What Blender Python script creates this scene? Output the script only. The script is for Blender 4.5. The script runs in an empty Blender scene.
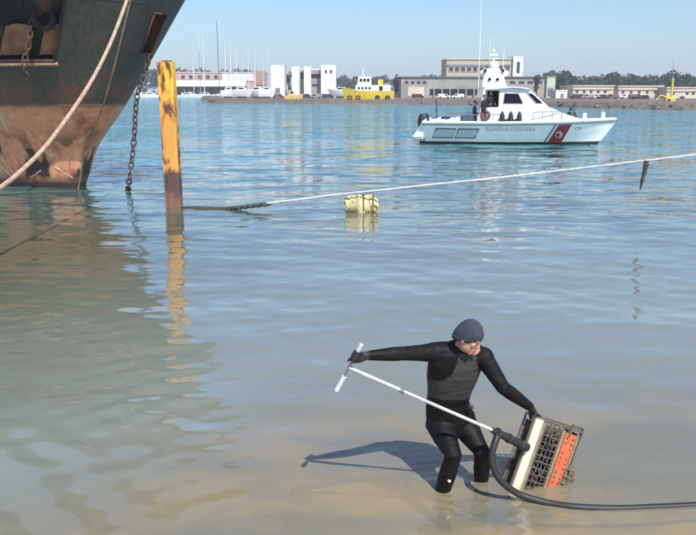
import bpy, bmesh, math, random
import numpy as np
from mathutils import Vector, Matrix, Quaternion
random.seed(7)
rng = np.random.default_rng(11)
C = bpy.context.scene.collection
SC = bpy.context.scene

# ------------------------------------------------------------------ camera
FPX, HCAM, YH = 800.0, 2.72, 92.0                  # focal length in photo pixels, eye height over the water, horizon row
PITCH = math.atan((267.5 - YH) / FPX)
cam_d = bpy.data.cameras.new('camera')
cam = bpy.data.objects.new('camera', cam_d); C.objects.link(cam)
cam.location = (0, 0, HCAM)
cam.rotation_euler = (math.pi / 2 - PITCH, 0, 0)
cam_d.sensor_width = 36.0
cam_d.lens = FPX / 696.0 * 36.0
cam_d.clip_start = 0.05
cam_d.clip_end = 20000
SC.camera = cam

# ------------------------------------------------------------------ world, sun, exposure
SUN_EL, SUN_AZ = math.radians(53), math.radians(155)   # azimuth from +Y towards +X
w = bpy.data.worlds.new('World'); SC.world = w; w.use_nodes = True
wn = w.node_tree.nodes; wl = w.node_tree.links
sky = wn.new('ShaderNodeTexSky'); sky.sky_type = 'NISHITA'; sky.sun_disc = False
sky.sun_elevation = SUN_EL; sky.sun_rotation = SUN_AZ
sky.air_density = 1.1; sky.dust_density = 1.0; sky.ozone_density = 6.0; sky.altitude = 0
wn['Background'].inputs['Strength'].default_value = 0.085
wb = wn.new('ShaderNodeMix'); wb.data_type = 'RGBA'; wb.blend_type = 'MULTIPLY'; wb.inputs[0].default_value = 1.0; wb.inputs[7].default_value = (.90, .99, 1.07, 1)   # white balance
wl.new(sky.outputs[0], wb.inputs[6]); wl.new(wb.outputs[2], wn['Background'].inputs['Color'])
sd = bpy.data.lights.new('sun', 'SUN'); sd.energy = 3.6; sd.angle = math.radians(0.53); sd.color = (1.0, 0.95, 0.87)
sun = bpy.data.objects.new('sun', sd); C.objects.link(sun)
sv = Vector((math.sin(SUN_AZ) * math.cos(SUN_EL), math.cos(SUN_AZ) * math.cos(SUN_EL), math.sin(SUN_EL)))
sun.rotation_euler = sv.to_track_quat('Z', 'Y').to_euler()
sun.location = (30, -30, 40)
vs = SC.view_settings
vs.view_transform = 'Standard'; vs.look = 'None'; vs.exposure = 0.85; vs.gamma = 1.0; vs.use_curve_mapping = False

# ------------------------------------------------------------------ helpers
cp, sp = math.cos(PITCH), math.sin(PITCH)
def ray(px, py):
    a, b = (px - 348.0) / FPX, (267.5 - py) / FPX
    return Vector((a, cp + b * sp, -sp + b * cp))
def W(px, py, Y):                                   # photo pixel -> point in the plane at distance Y
    r = ray(px, py); t = Y / r.y
    return Vector((r.x * t, Y, HCAM + r.z * t))
def G(px, py, z=0.0):                               # photo pixel -> point on the level z
    r = ray(px, py); t = (z - HCAM) / r.z
    return Vector((r.x * t, r.y * t, z))
def XZ(px, py, Y):
    v = W(px, py, Y); return v.x, v.z

def mat(name, c1, c2=None, scale=4.0, rough=0.6, metal=0.0, bump=0.0, stretch=(1, 1, 1), lo=0.35, hi=0.65, c3=None, c3lo=0.6, c3hi=0.7, c3scale=None, spec=0.5, detail=6):
    m = bpy.data.materials.new(name); m.use_nodes = True
    N = m.node_tree.nodes; L = m.node_tree.links; b = N['Principled BSDF']
    b.inputs['Roughness'].default_value = rough; b.inputs['Metallic'].default_value = metal
    b.inputs['Specular IOR Level'].default_value = spec
    if c2 is None: c2 = tuple(x * 0.8 for x in c1)
    tc = N.new('ShaderNodeTexCoord'); mp = N.new('ShaderNodeMapping'); mp.inputs['Scale'].default_value = stretch
    L.new(tc.outputs['Object'], mp.inputs['Vector'])
    n = N.new('ShaderNodeTexNoise'); n.inputs['Scale'].default_value = scale; n.inputs['Detail'].default_value = detail; n.inputs['Roughness'].default_value = 0.6
    L.new(mp.outputs[0], n.inputs['Vector'])
    r = N.new('ShaderNodeValToRGB'); e = r.color_ramp.elements
    e[0].position = lo; e[0].color = (*c1, 1); e[1].position = hi; e[1].color = (*c2, 1)
    L.new(n.outputs['Fac'], r.inputs['Fac'])
    col = r.outputs['Color']
    if c3 is not None:
        n3 = N.new('ShaderNodeTexNoise'); n3.inputs['Scale'].default_value = c3scale or scale * 0.5; n3.inputs['Detail'].default_value = 8; n3.inputs['Roughness'].default_value = 0.65
        mp3 = N.new('ShaderNodeMapping'); mp3.inputs['Location'].default_value = (3.1, 7.7, 1.3); mp3.inputs['Scale'].default_value = stretch
        L.new(tc.outputs['Object'], mp3.inputs['Vector']); L.new(mp3.outputs[0], n3.inputs['Vector'])
        mr = N.new('ShaderNodeMapRange'); mr.inputs['From Min'].default_value = c3lo; mr.inputs['From Max'].default_value = c3hi
        L.new(n3.outputs['Fac'], mr.inputs['Value'])
        mx = N.new('ShaderNodeMix'); mx.data_type = 'RGBA'
        L.new(mr.outputs[0], mx.inputs[0]); L.new(col, mx.inputs[6]); mx.inputs[7].default_value = (*c3, 1)
        col = mx.outputs[2]
    L.new(col, b.inputs['Base Color'])
    if bump > 0:
        bp = N.new('ShaderNodeBump'); bp.inputs['Strength'].default_value = 0.6; bp.inputs['Distance'].default_value = bump
        L.new(n.outputs['Fac'], bp.inputs['Height']); L.new(bp.outputs[0], b.inputs['Normal'])
    return m

class MB:
    def __init__(s): s.v = []; s.f = []; s.mi = []
    def add(s, vs_, fs, mi=0):
        o = len(s.v); s.v += [tuple(v) for v in vs_]
        for f in fs: s.f.append(tuple(i + o for i in f)); s.mi.append(mi)
    def box(s, lo, hi, M=None, mi=0):
        (a, b, c), (d, e, f) = lo, hi
        vs_ = [Vector(p) for p in ((a,b,c),(d,b,c),(d,e,c),(a,e,c),(a,b,f),(d,b,f),(d,e,f),(a,e,f))]
        if M is not None: vs_ = [M @ v for v in vs_]
        s.add(vs_, [(0,3,2,1),(4,5,6,7),(0,1,5,4),(1,2,6,5),(2,3,7,6),(3,0,4,7)], mi); return s
    def prism(s, poly, lo, hi, axis='y', M=None, mi=0):   # poly in the other two axes (in order), extruded lo..hi
        n = len(poly); vs_ = []
        for t in (lo, hi):
            for (a, b) in poly:
                vs_.append(Vector({'y': (a, t, b), 'x': (t, a, b), 'z': (a, b, t)}[axis]))
        if M is not None: vs_ = [M @ v for v in vs_]
        fs = [tuple(range(n))[::-1], tuple(range(n, 2 * n))] + [(i, (i + 1) % n, n + (i + 1) % n, n + i) for i in range(n)]
        s.add(vs_, fs, mi); return s
    def tube(s, pts, r, n=8, caps=True, mi=0):
        pts = [Vector(p) for p in pts]; k = len(pts)
        rs = r if isinstance(r, (list, tuple)) else [r] * k
        vs_ = []; ref = None
        for i, p in enumerate(pts):
            t = (pts[min(i + 1, k - 1)] - pts[max(i - 1, 0)]).normalized()
            if ref is None:
                ref = Vector((0, 0, 1)) if abs(t.z) < 0.9 else Vector((1, 0, 0))
            a = (ref - t * ref.dot(t)).normalized(); ref = a; b = t.cross(a)
            for j in range(n):
                th = 2 * math.pi * j / n
                vs_.append(p + (a * math.cos(th) + b * math.sin(th)) * rs[i])
        fs = []
        for i in range(k - 1):
            for j in range(n):
                j2 = (j + 1) % n
                fs.append((i * n + j, i * n + j2, (i + 1) * n + j2, (i + 1) * n + j))
        if caps: fs += [tuple(range(n))[::-1], tuple(range((k - 1) * n, k * n))]
        s.add(vs_, fs, mi); return s
    def rings(s, rings, n=20, mi=0):                      # rings: (centre, half-axis a, half-axis b)
        vs_ = []
        for c, a, b in rings:
            c, a, b = Vector(c), Vector(a), Vector(b)
            for j in range(n):
                th = 2 * math.pi * j / n
                vs_.append(c + a * math.cos(th) + b * math.sin(th))
        k = len(rings); fs = []
        for i in range(k - 1):
            for j in range(n):
                j2 = (j + 1) % n
                fs.append((i * n + j, i * n + j2, (i + 1) * n + j2, (i + 1) * n + j))
        fs += [tuple(range(n))[::-1], tuple(range((k - 1) * n, k * n))]
        s.add(vs_, fs, mi); return s
    def ball(s, c, r, M=None, nu=14, nv=9, mi=0):         # ellipsoid, r = 3 radii
        c = Vector(c); r = (r, r, r) if not isinstance(r, (tuple, list)) else r
        vs_ = []; fs = []
        for i in range(nv + 1):
            ph = math.pi * i / nv
            for j in range(nu):
                th = 2 * math.pi * j / nu
                d = Vector((r[0] * math.sin(ph) * math.cos(th), r[1] * math.sin(ph) * math.sin(th), r[2] * math.cos(ph)))
                if M is not None: d = M @ d
                vs_.append(c + d)
        for i in range(nv):
            for j in range(nu):
                j2 = (j + 1) % nu
                fs.append((i * nu + j, (i + 1) * nu + j, (i + 1) * nu + j2, i * nu + j2))
        s.add(vs_, fs, mi); return s
    def torus(s, c, R, r, M=None, nu=20, nv=8, mi=0, sx=1.0):
        c = Vector(c); vs_ = []; fs = []
        for i in range(nu):
            a = 2 * math.pi * i / nu
            for j in range(nv):
                b = 2 * math.pi * j / nv
                d = Vector(((R + r * math.cos(b)) * math.cos(a) * sx, (R + r * math.cos(b)) * math.sin(a), r * math.sin(b)))
                if M is not None: d = M @ d
                vs_.append(c + d)
        for i in range(nu):
            for j in range(nv):
                i2, j2 = (i + 1) % nu, (j + 1) % nv
                fs.append((i * nv + j, i2 * nv + j, i2 * nv + j2, i * nv + j2))
        s.add(vs_, fs, mi); return s
    def mesh(s, name, mats, off=None, smooth=False, weld=False):
        me = bpy.data.meshes.new(name)
        v = s.v if off is None else [(a - off[0], b - off[1], c - off[2]) for a, b, c in s.v]
        me.from_pydata(v, [], s.f)
        for m in (mats if isinstance(mats, (list, tuple)) else [mats]): me.materials.append(m)
        me.polygons.foreach_set('material_index', s.mi)
        bm = bmesh.new(); bm.from_mesh(me)
        if weld: bmesh.ops.remove_doubles(bm, verts=bm.verts, dist=1e-5)
        bmesh.ops.recalc_face_normals(bm, faces=bm.faces); bm.to_mesh(me); bm.free()
        if smooth:
            me.polygons.foreach_set('use_smooth', [True] * len(me.polygons))
            try: me.set_sharp_from_angle(angle=math.radians(smooth if smooth is not True else 45))
            except Exception: pass
        return me
    def build(s, name, mats, parent=None, smooth=False, bevel=0.0, world=True, weld=False):
        off = None
        if parent is not None and world:
            p = parent; off = Vector((0, 0, 0))
            while p is not None: off += p.location; p = p.parent
        o = bpy.data.objects.new(name, s.mesh(name, mats, off, smooth, weld)); C.objects.link(o)
        o.parent = parent
        if bevel > 0:
            b = o.modifiers.new('bevel', 'BEVEL'); b.width = bevel; b.segments = 2; b.limit_method = 'ANGLE'; b.angle_limit = math.radians(40)
        return o

def tag(o, label=None, cat=None, group=None, kind=None):
    if label: o['label'] = label
    if cat: o['category'] = cat
    if group: o['group'] = group
    if kind: o['kind'] = kind
    return o
def thing(name, label, cat, loc, group=None, rz=0.0):
    o = bpy.data.objects.new(name, None); C.objects.link(o); o.empty_display_size = 0.2
    o.location = loc; o.rotation_euler = (0, 0, rz)
    return tag(o, label, cat, group)
def curve_pts(pts, n):                                    # Catmull-Rom through 3D points
    P = [Vector(p) for p in pts]; P = [2 * P[0] - P[1]] + P + [2 * P[-1] - P[-2]]; out = []
    for i in range(1, len(P) - 2):
        a, b, c, d = P[i - 1:i + 3]
        for k in range(n):
            t = k / n
            out.append(0.5 * ((2 * b) + (c - a) * t + (2 * a - 5 * b + 4 * c - d) * t * t + (3 * b - a - 3 * c + d) * t ** 3))
    out.append(P[-2]); return out

# ------------------------------------------------------------------ materials
M = {}
M['white_paint'] = mat('white_paint', (.80, .80, .78), (.68, .68, .66), 3, .4)
M['gloss_white'] = mat('gloss_white', (.80, .81, .81), (.70, .71, .72), 1.5, .25, c3=(.50, .45, .38), c3lo=.60, c3hi=.85, c3scale=2.2, stretch=(1, 1, .35))
M['black_rubber'] = mat('black_rubber', (.012, .012, .013), (.02, .02, .02), 30, .55)
M['dark_glass'] = mat('dark_glass', (.006, .007, .009), (.010, .011, .014), 2, .1, spec=.25)
M['grey_metal'] = mat('grey_metal', (.32, .33, .34), (.22, .23, .24), 6, .4, .6)
M['dark_metal'] = mat('dark_metal', (.06, .06, .065), (.03, .03, .03), 9, .5, .3)
M['rust'] = mat('rust', (.16, .065, .03), (.06, .028, .018), 7, .85, 0, .01, c3=(.28, .12, .05), c3lo=.55, c3hi=.7)
M['red_paint'] = mat('red_paint', (.24, .010, .016), (.20, .008, .014), 2, .35)

# ------------------------------------------------------------------ seabed and water
def seabed_z(x, y):
    yy = y - 0.10 * np.clip(x, -6, 12)                   # shallower on the right
    d = 0.16 + 0.125 * np.clip(yy - 4.3, 0, None) ** 1.25 + 0.38 * np.clip(-0.5 - x, 0, 6) * np.clip((y - 2) / 6, 0, 1)  # left side deepened to suit the olive reflection tint in the water colour
    d = np.minimum(d, 5.0)
    return -(d + 0.02 * np.sin(1.7 * x + .6 * y) * np.sin(1.1 * y - .4 * x) + .015 * np.sin(5.1 * x) * np.sin(4.3 * y + 1.1 * x))

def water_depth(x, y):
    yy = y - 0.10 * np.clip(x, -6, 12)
    return np.minimum(0.16 + 0.125 * np.clip(yy - 4.3, 0, None) ** 1.25 + 0.38 * np.clip(-0.5 - x, 0, 6) * np.clip((y - 2) / 6, 0, 1), 12.0)  # extra left-hand depth tints the water olive, painting in the ship's dark reflection

def fan_mesh(name, ys, ax, zfun, extra=None):
    ny, nx = len(ys), len(ax)
    Y = np.repeat(ys, nx); A = np.tile(ax, ny)
    X = A * (np.abs(Y) + 3.0)
    Z = zfun(X, Y)
    idx = np.arange(ny * nx).reshape(ny, nx)
    q = np.stack([idx[:-1, :-1], idx[:-1, 1:], idx[1:, 1:], idx[1:, :-1]], -1).reshape(-1, 4)
    me = bpy.data.meshes.new(name)
    me.vertices.add(len(X)); me.vertices.foreach_set('co', np.stack([X, Y, Z], -1).astype(np.float32).ravel())
    me.loops.add(q.size); me.loops.foreach_set('vertex_index', q.ravel().astype(np.int32))
    me.polygons.add(len(q)); me.polygons.foreach_set('loop_start', np.arange(0, q.size, 4, dtype=np.int32))
    me.update(calc_edges=True); me.polygons.foreach_set('use_smooth', np.ones(len(q), bool))
    if extra is not None:
        at = me.attributes.new('depth', 'FLOAT', 'POINT'); at.data.foreach_set('value', extra(X, Y).astype(np.float32))
    return me

# seabed
ys = np.concatenate([np.arange(-4, 14, .12), np.geomspace(14, 60, 40)])
bed = bpy.data.objects.new('seabed', fan_mesh('seabed', ys, np.linspace(-1.3, 1.3, 160), seabed_z)); C.objects.link(bed)
tag(bed, kind='structure')
bed.data.materials.append(mat('sand', (.40, .32, .20), (.30, .235, .14), 2.6, .9, 0, .02, c3=(.17, .145, .085), c3lo=.50, c3hi=.80, c3scale=1.6))

# waves: many small wave trains, mostly running towards the beach
NW = 60
lam = np.exp(rng.uniform(math.log(.12), math.log(1.3), NW))
ang = rng.normal(-math.pi / 2, .55, NW)
ph = rng.uniform(0, 2 * math.pi, NW)
slope = .0118 * np.exp(-(np.log(lam / .32) / 1.1) ** 2)
amp = slope * lam / (2 * math.pi)
def wave_z(X, Y):
    Z = np.zeros_like(X)
    step = .0042 * np.abs(Y) + .01
    gx = 0.75 + .25 * np.sin(.55 * X + .21 * Y + 1.0) * np.sin(.33 * Y - .2 * X)
    shallow = np.clip((Y - 2.0 - .2 * np.clip(X, -2, 8)) / 5.0, .62, 1)
    for i in range(NW):
        k = 2 * math.pi / lam[i]
        fade = np.clip((lam[i] / step - 4) / 4, 0, 1)
        Z += amp[i] * fade * np.sin(k * (math.cos(ang[i]) * X + math.sin(ang[i]) * Y) + ph[i] + 1.3 * np.sin(.35 * X + i) * np.sin(.22 * Y + 2 * i))
    Z *= gx * shallow
    # small steeper wavelets slapping at the lower left
    loc = np.exp(-(((X + 2.15) / .75) ** 2 + ((Y - 5.1) / .9) ** 2))
    u = (X * .80 + Y * .60); v = (-X * .6 + Y * .8)
    Z += loc * .024 * np.sin(2 * math.pi * u / .42 + 1.1 * np.sin(2.1 * v) + .7) * (0.6 + .4 * np.sin(4 * v + u))
    for cx, cy, wl_, a_ in ((.67, 5.16, .10, .0035), (.92, 5.32, .11, .0030), (1.22, 5.12, .12, .0035), (1.45, 5.18, .09, .003)):
        r = np.sqrt((X - cx) ** 2 + (Y - cy) ** 2); Z += a_ * np.exp(-r / .30) * np.sin(2 * math.pi * r / wl_ + 3 * np.sin(2 * np.arctan2(Y - cy, X - cx)) * .4)
    return Z
ys = [-4.0]
while ys[-1] < 3: ys.append(ys[-1] + .25)
while ys[-1] < 70: ys.append(ys[-1] + max(.013, .0038 * ys[-1]))
while ys[-1] < 9000: ys.append(ys[-1] * 1.03)
ax = np.concatenate([np.linspace(-2.2, -.62, 30), np.linspace(-.6, .6, 420), np.linspace(.62, 2.2, 30)])
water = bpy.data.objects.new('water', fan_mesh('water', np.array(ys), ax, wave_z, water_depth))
C.objects.link(water); tag(water, kind='structure')

def water_material():
    m = bpy.data.materials.new('harbour_water'); m.use_nodes = True
    N = m.node_tree.nodes; L = m.node_tree.links; N.clear()
    out = N.new('ShaderNodeOutputMaterial')
    geo = N.new('ShaderNodeNewGeometry')
    def nz(scale, st, det, loc=(0, 0, 0)):
        mp = N.new('ShaderNodeMapping'); mp.inputs['Scale'].default_value = st; mp.inputs['Location'].default_value = loc
        L.new(geo.outputs['Position'], mp.inputs['Vector'])
        n = N.new('ShaderNodeTexNoise'); n.inputs['Scale'].default_value = scale; n.inputs['Detail'].default_value = det
        L.new(mp.outputs[0], n.inputs['Vector']); return n
    def vm(op, a, b=None, scale=None):
        n = N.new('ShaderNodeVectorMath'); n.operation = op
        for i, x in enumerate((a, b)):
            if x is None: continue
            if isinstance(x, tuple): n.inputs[i].default_value = x
            else: L.new(x, n.inputs[i])
        if scale is not None:
            if isinstance(scale, float): n.inputs['Scale'].default_value = scale
            else: L.new(scale, n.inputs['Scale'])
        return n.outputs[0]
    n1 = nz(1.0, (.55, 1.7, 1), 2.0)
    n2 = nz(5.0, (.6, 1.5, 1), 3.0, (5, 3, 0))
    s1 = vm('MULTIPLY', vm('SUBTRACT', n1.outputs['Color'], (.5, .5, .5)), (.10, .26, 0))
    s2 = vm('MULTIPLY', vm('SUBTRACT', n2.outputs['Color'], (.5, .5, .5)), (.08, .16, 0))
    # gusts: patches of more and less ripple
    gust = nz(.09, (.35, 1.2, 1), 2.0, (1, 9, 0))
    gm = N.new('ShaderNodeMapRange'); gm.inputs['From Min'].default_value = .35; gm.inputs['From Max'].default_value = .65
    gm.inputs['To Min'].default_value = .55; gm.inputs['To Max'].default_value = 1.15
    L.new(gust.outputs['Fac'], gm.inputs['Value'])
    sepw = N.new('ShaderNodeSeparateXYZ'); L.new(geo.outputs['Position'], sepw.inputs[0])
    dm = N.new('ShaderNodeMapRange'); dm.inputs['From Min'].default_value = 14; dm.inputs['From Max'].default_value = 60
    dm.inputs['To Min'].default_value = .95; dm.inputs['To Max'].default_value = 7.0
    L.new(sepw.outputs['Y'], dm.inputs['Value'])
    mm = N.new('ShaderNodeMath'); mm.operation = 'MULTIPLY'; L.new(gm.outputs[0], mm.inputs[0]); L.new(dm.outputs[0], mm.inputs[1])
    sl = vm('SCALE', vm('ADD', s1, s2), None, mm.outputs[0])
    nrm = vm('NORMALIZE', vm('ADD', geo.outputs['Normal'], sl))
    # Schlick reflectance, the same from above and below the surface
    dt = N.new('ShaderNodeVectorMath'); dt.operation = 'DOT_PRODUCT'; L.new(nrm, dt.inputs[0]); L.new(geo.outputs['Incoming'], dt.inputs[1])
    def mth(op, a, b=None, clamp=False):
        n = N.new('ShaderNodeMath'); n.operation = op; n.use_clamp = clamp
        for i, x in enumerate((a, b)):
            if x is None: continue
            if isinstance(x, (int, float)): n.inputs[i].default_value = x
            else: L.new(x, n.inputs[i])
        return n.outputs[0]
    om = mth('SUBTRACT', 1.0, mth('ABSOLUTE', dt.outputs['Value']), True)
    fres = mth('ADD', mth('MULTIPLY', mth('POWER', om, 4.4), .94), .06, True)
    gl = N.new('ShaderNodeBsdfGlossy'); gl.inputs['Roughness'].default_value = .06; L.new(nrm, gl.inputs['Normal'])
    gl.inputs['Color'].default_value = (.95, .97, 1, 1)
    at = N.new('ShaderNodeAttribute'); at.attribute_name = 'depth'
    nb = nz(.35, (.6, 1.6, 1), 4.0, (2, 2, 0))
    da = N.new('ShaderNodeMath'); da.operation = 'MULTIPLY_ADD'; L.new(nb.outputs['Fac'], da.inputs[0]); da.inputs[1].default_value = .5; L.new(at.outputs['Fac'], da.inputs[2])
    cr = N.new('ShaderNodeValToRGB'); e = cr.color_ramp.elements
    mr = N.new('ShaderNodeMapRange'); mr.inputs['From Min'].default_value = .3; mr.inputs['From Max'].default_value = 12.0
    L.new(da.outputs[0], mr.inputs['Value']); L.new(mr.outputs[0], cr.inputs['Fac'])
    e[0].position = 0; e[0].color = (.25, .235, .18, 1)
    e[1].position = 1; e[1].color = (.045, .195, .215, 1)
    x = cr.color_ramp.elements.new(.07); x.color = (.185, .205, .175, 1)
    x = cr.color_ramp.elements.new(.36); x.color = (.078, .086, .048, 1)  # olive murk; on the left it also stands in for the hull's reflection
    # clouds of stirred-up sand in the shallows
    ns_ = nz(.75, (.7, 1.3, 1), 5.0, (4.2, 1.7, 0))
    sm = N.new('ShaderNodeMapRange'); sm.inputs['From Min'].default_value = .44; sm.inputs['From Max'].default_value = .58; L.new(ns_.outputs['Fac'], sm.inputs['Value'])
    sd_ = N.new('ShaderNodeMapRange'); sd_.inputs['From Min'].default_value = .62; sd_.inputs['From Max'].default_value = .22; L.new(at.outputs['Fac'], sd_.inputs['Value'])
    smx = N.new('ShaderNodeMix'); smx.data_type = 'RGBA'; L.new(mth('MULTIPLY', sm.outputs[0], sd_.outputs[0]), smx.inputs[0]); L.new(cr.outputs[0], smx.inputs[6]); smx.inputs[7].default_value = (.37, .295, .17, 1)
    df = N.new('ShaderNodeBsdfDiffuse'); L.new(smx.outputs[2], df.inputs['Color'])
    tr = N.new('ShaderNodeBsdfTransparent'); tr.inputs['Color'].default_value = (.86, .84, .66, 1)
    # turbidity: murk covers the bed as the water gets deeper
    tb = N.new('ShaderNodeMapRange'); tb.inputs['From Min'].default_value = .08; tb.inputs['From Max'].default_value = .95
    tb.inputs['To Min'].default_value = .56; tb.inputs['To Max'].default_value = 1.0; tb.interpolation_type = 'SMOOTHSTEP'
    L.new(at.outputs['Fac'], tb.inputs['Value'])
    m1 = N.new('ShaderNodeMixShader'); L.new(tb.outputs[0], m1.inputs[0]); L.new(tr.outputs[0], m1.inputs[1]); L.new(df.outputs[0], m1.inputs[2])
    m2 = N.new('ShaderNodeMixShader'); L.new(fres, m2.inputs[0]); L.new(m1.outputs[0], m2.inputs[1]); L.new(gl.outputs[0], m2.inputs[2])
    L.new(m2.outputs[0], out.inputs['Surface'])
    return m
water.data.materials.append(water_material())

# ------------------------------------------------------------------ far shore: land, banks
M['earth'] = mat('earth', (.17, .135, .10), (.11, .09, .07), .25, .95, 0, 0, c3=(.22, .18, .14), c3scale=.5)
M['bank'] = mat('bank', (.13, .10, .075), (.075, .06, .05), .9, .95, 0, .1, c3=(.20, .165, .125), c3lo=.5, c3hi=.62, c3scale=2.2)
shore = [(-900, 430), (-210, 432), (-100, 425), (-74, 424), G(207, 101).xy[:], G(215, 103.2).xy[:], G(300, 104).xy[:], G(390, 104.2).xy[:], G(470, 105).xy[:], G(560, 106.8).xy[:], G(620, 108.6).xy[:], G(696, 110.2).xy[:], (95, 116), (180, 100), (700, 60)]
shore = [(float(a), float(b)) for a, b in shore]
dense = []
for (a, b), (c, d) in zip(shore[:-1], shore[1:]):
    n = max(1, int(min(60, math.hypot(c - a, d - b) / 3)))
    for k in range(n):
        t = k / n; dense.append((a + (c - a) * t, b + (d - b) * t))
dense.append(shore[-1])
mb = MB(); vs_ = []; n = len(dense)
for i, (x, y) in enumerate(dense):
    j = rng.normal(0, .5)
    for dy, z in ((0, -.8), (1.6 + j, .1 + .1 * rng.random()), (4 + j, .55 + .25 * rng.random()), (8, 1.0 + .1 * rng.random())):
        vs_.append((x, y + dy, z))
fs = [(i * 4 + k, (i + 1) * 4 + k, (i + 1) * 4 + k + 1, i * 4 + k + 1) for i in range(n - 1) for k in range(3)]
mb.add(vs_, fs)
tag(mb.build('shore_bank', M['bank'], smooth=True), kind='structure')
mb = MB()
top = [(x, y + 7.5, .97) for x, y in dense]
far = [(x, 6000, 3.0) for x, y in dense]
mb.add(top + far, [(i, i + 1, n + i + 1, n + i) for i in range(n - 1)])
tag(mb.build('land', M['earth']), kind='structure')
# loose stones of the bank: nobody could count them
mb = MB()
for k in range(1500):
    i = rng.integers(8, n - 30); x, y = dense[i]
    t = rng.random(); yy = y + .6 + t * 6.5; z = -.1 + t * 1.0
    s_ = rng.uniform(.18, .55)
    xx = x + rng.uniform(-2, 2)
    a = [Vector((rng.normal(), rng.normal(), rng.normal())).normalized() * s_ for _ in range(8)]
    lo_ = [(xx - s_ + .2 * a[q].x, yy - s_ + .3 * a[q].y, z - .3 * s_) for q in range(1)]
    mb.box((-s_ * rng.uniform(.6, 1.2), -s_ * .7, -s_ * .5), (s_, s_ * .7, s_ * rng.uniform(.25, .6)), Matrix.Translation((xx, yy, z)) @ Matrix.Rotation(rng.uniform(0, 6), 4, 'Z') @ Matrix.Rotation(rng.uniform(-.5, .5), 4, 'X'))
tag(mb.build('bank_stones', mat('bank_stone', (.20, .165, .13), (.09, .075, .06), .6, .95), bevel=0), 'brown and grey stones scattered along the far bank', 'stones', kind='stuff')

# ------------------------------------------------------------------ far buildings
M['cream_wall'] = mat('cream_wall', (.66, .58, .47), (.56, .49, .40), .5, .85, c3=(.36, .31, .25), c3lo=.56, c3hi=.76, c3scale=.8, stretch=(1, 1, .4))
M['beige_wall'] = mat('beige_wall', (.50, .44, .35), (.42, .37, .30), .4, .85)
M['grey_wall'] = mat('grey_wall', (.36, .34, .31), (.28, .27, .25), .35, .9, c3=(.24, .23, .21), c3lo=.52, c3hi=.66)
M['pale_green_wall'] = mat('pale_green_wall', (.52, .55, .46), (.44, .47, .40), .35, .9)
M['white_wall'] = mat('white_wall', (.76, .75, .73), (.64, .63, .61), .5, .8, c3=(.42, .40, .37), c3lo=.56, c3hi=.78, c3scale=.9, stretch=(1, 1, .35))
M['pink_wall'] = mat('pink_wall', (.56, .36, .30), (.48, .31, .26), .5, .85)
M['roof_grey'] = mat('roof_grey', (.25, .24, .23), (.18, .17, .17), .6, .9)
M['roof_dark'] = mat('roof_dark', (.12, .115, .11), (.08, .08, .08), .6, .9)
M['dark_opening'] = mat('dark_opening', (.02, .02, .022), (.014, .014, .016), 1, .95, spec=.1)
M['window_glass'] = mat('window_glass', (.05, .06, .075), (.035, .04, .05), 1, .12)
M['yellow_paint'] = mat('yellow_paint', (.72, .52, .04), (.60, .42, .03), .8, .5)

def building(name, label, cat, px0, px1, pyt, Y, depth, wall, roof, base=.9, overhang=.3, roof_h=.35, gable=0.0, group=None):
    x0 = W(px0, 90, Y).x; x1 = W(px1, 90, Y).x; zt = W(0.5 * (px0 + px1), pyt, Y).z
    t = thing(name, label, cat, ((x0 + x1) / 2, Y, base), group)
    mb = MB(); mb.box((x0, Y, base - .3), (x1, Y + depth, zt - roof_h)); mb.build('wall', wall, t)
    mb = MB()
    if gable:
        mb.prism([(x0 - overhang, zt - roof_h), (x1 + overhang, zt - roof_h), ((x0 + x1) / 2, zt + gable)], Y - overhang, Y + depth + overhang)
    else:
        mb.box((x0 - overhang, Y - overhang, zt - roof_h), (x1 + overhang, Y + depth + overhang, zt))
    mb.build('roof', roof, t)
    return t, x0, x1, zt
def panel(t, name, px0, px1, py0, py1, Y, m, thick=.12, frame=None):
    x0, z1 = XZ(px0, py0, Y); x1, z0 = XZ(px1, py1, Y)
    mb = MB(); mb.box((x0, Y - thick, z0), (x1, Y + .05, z1)); o = mb.build(name, m, t)
    if frame is not None:
        mb = MB(); f = .12
        for a in (((x0 - f, z0 - f), (x0, z1 + f)), ((x1, z0 - f), (x1 + f, z1 + f)), ((x0, z1), (x1, z1 + f)), ((x0, z0 - f), (x1, z0))):
            mb.box((a[0][0], Y - thick - .06, a[0][1]), (a[1][0], Y + .04, a[1][1]))
        mb.build('frame', frame, o)
    return o

# marina clubhouse, pinkish, on the left
Y = 452
t, x0, x1, zt = building('clubhouse', 'long low pinkish building with white roof edge behind the marina boats', 'building', 168, 266, 72, Y, 14, M['pink_wall'], M['white_wall'], base=1.0)
for px in (183, 191, 200, 208, 216, 232, 240, 248): panel(t, 'window', px - 2.0, px + 2.0, 75, 79, Y, M['window_glass'], frame=M['white_wall'])
panel(t, 'white_panel', 222, 254, 73.5, 81, Y - .3, M['white_wall'])
panel(t, 'brown_panel', 256, 266, 71, 85, Y - .3, mat('brick_pink', (.42, .26, .21), (.33, .21, .17), .6, .9))
# white boat shed awning in front of it
Y = 440
t = thing('boat_canopy', 'long white canopy roof over the pontoon in front of the pinkish building', 'canopy', (W(205, 90, Y).x, Y, .9))
x0, z1 = XZ(172, 81.5, Y); x1, z0 = XZ(246, 86.5, Y)
mb = MB(); mb.prism([(Y - 5, z0), (Y + 3, z0), (Y + 3, z1 + .6), (Y + 1, z1 + .6)], x0, x1, 'x'); mb.build('canopy_roof', M['white_wall'], t)
for k in range(9):
    xx = x0 + (x1 - x0) * (k + .3) / 9
    mb = MB(); mb.box((xx - .15, Y - 4.5, .3), (xx + .15, Y - 4.2, z0)); mb.build('post', M['dark_metal'], t)
mb = MB(); mb.box((x0, Y + 2.0, .3), (x1, Y + 2.4, z0)); mb.build('back_wall', M['dark_opening'], t)

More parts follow.
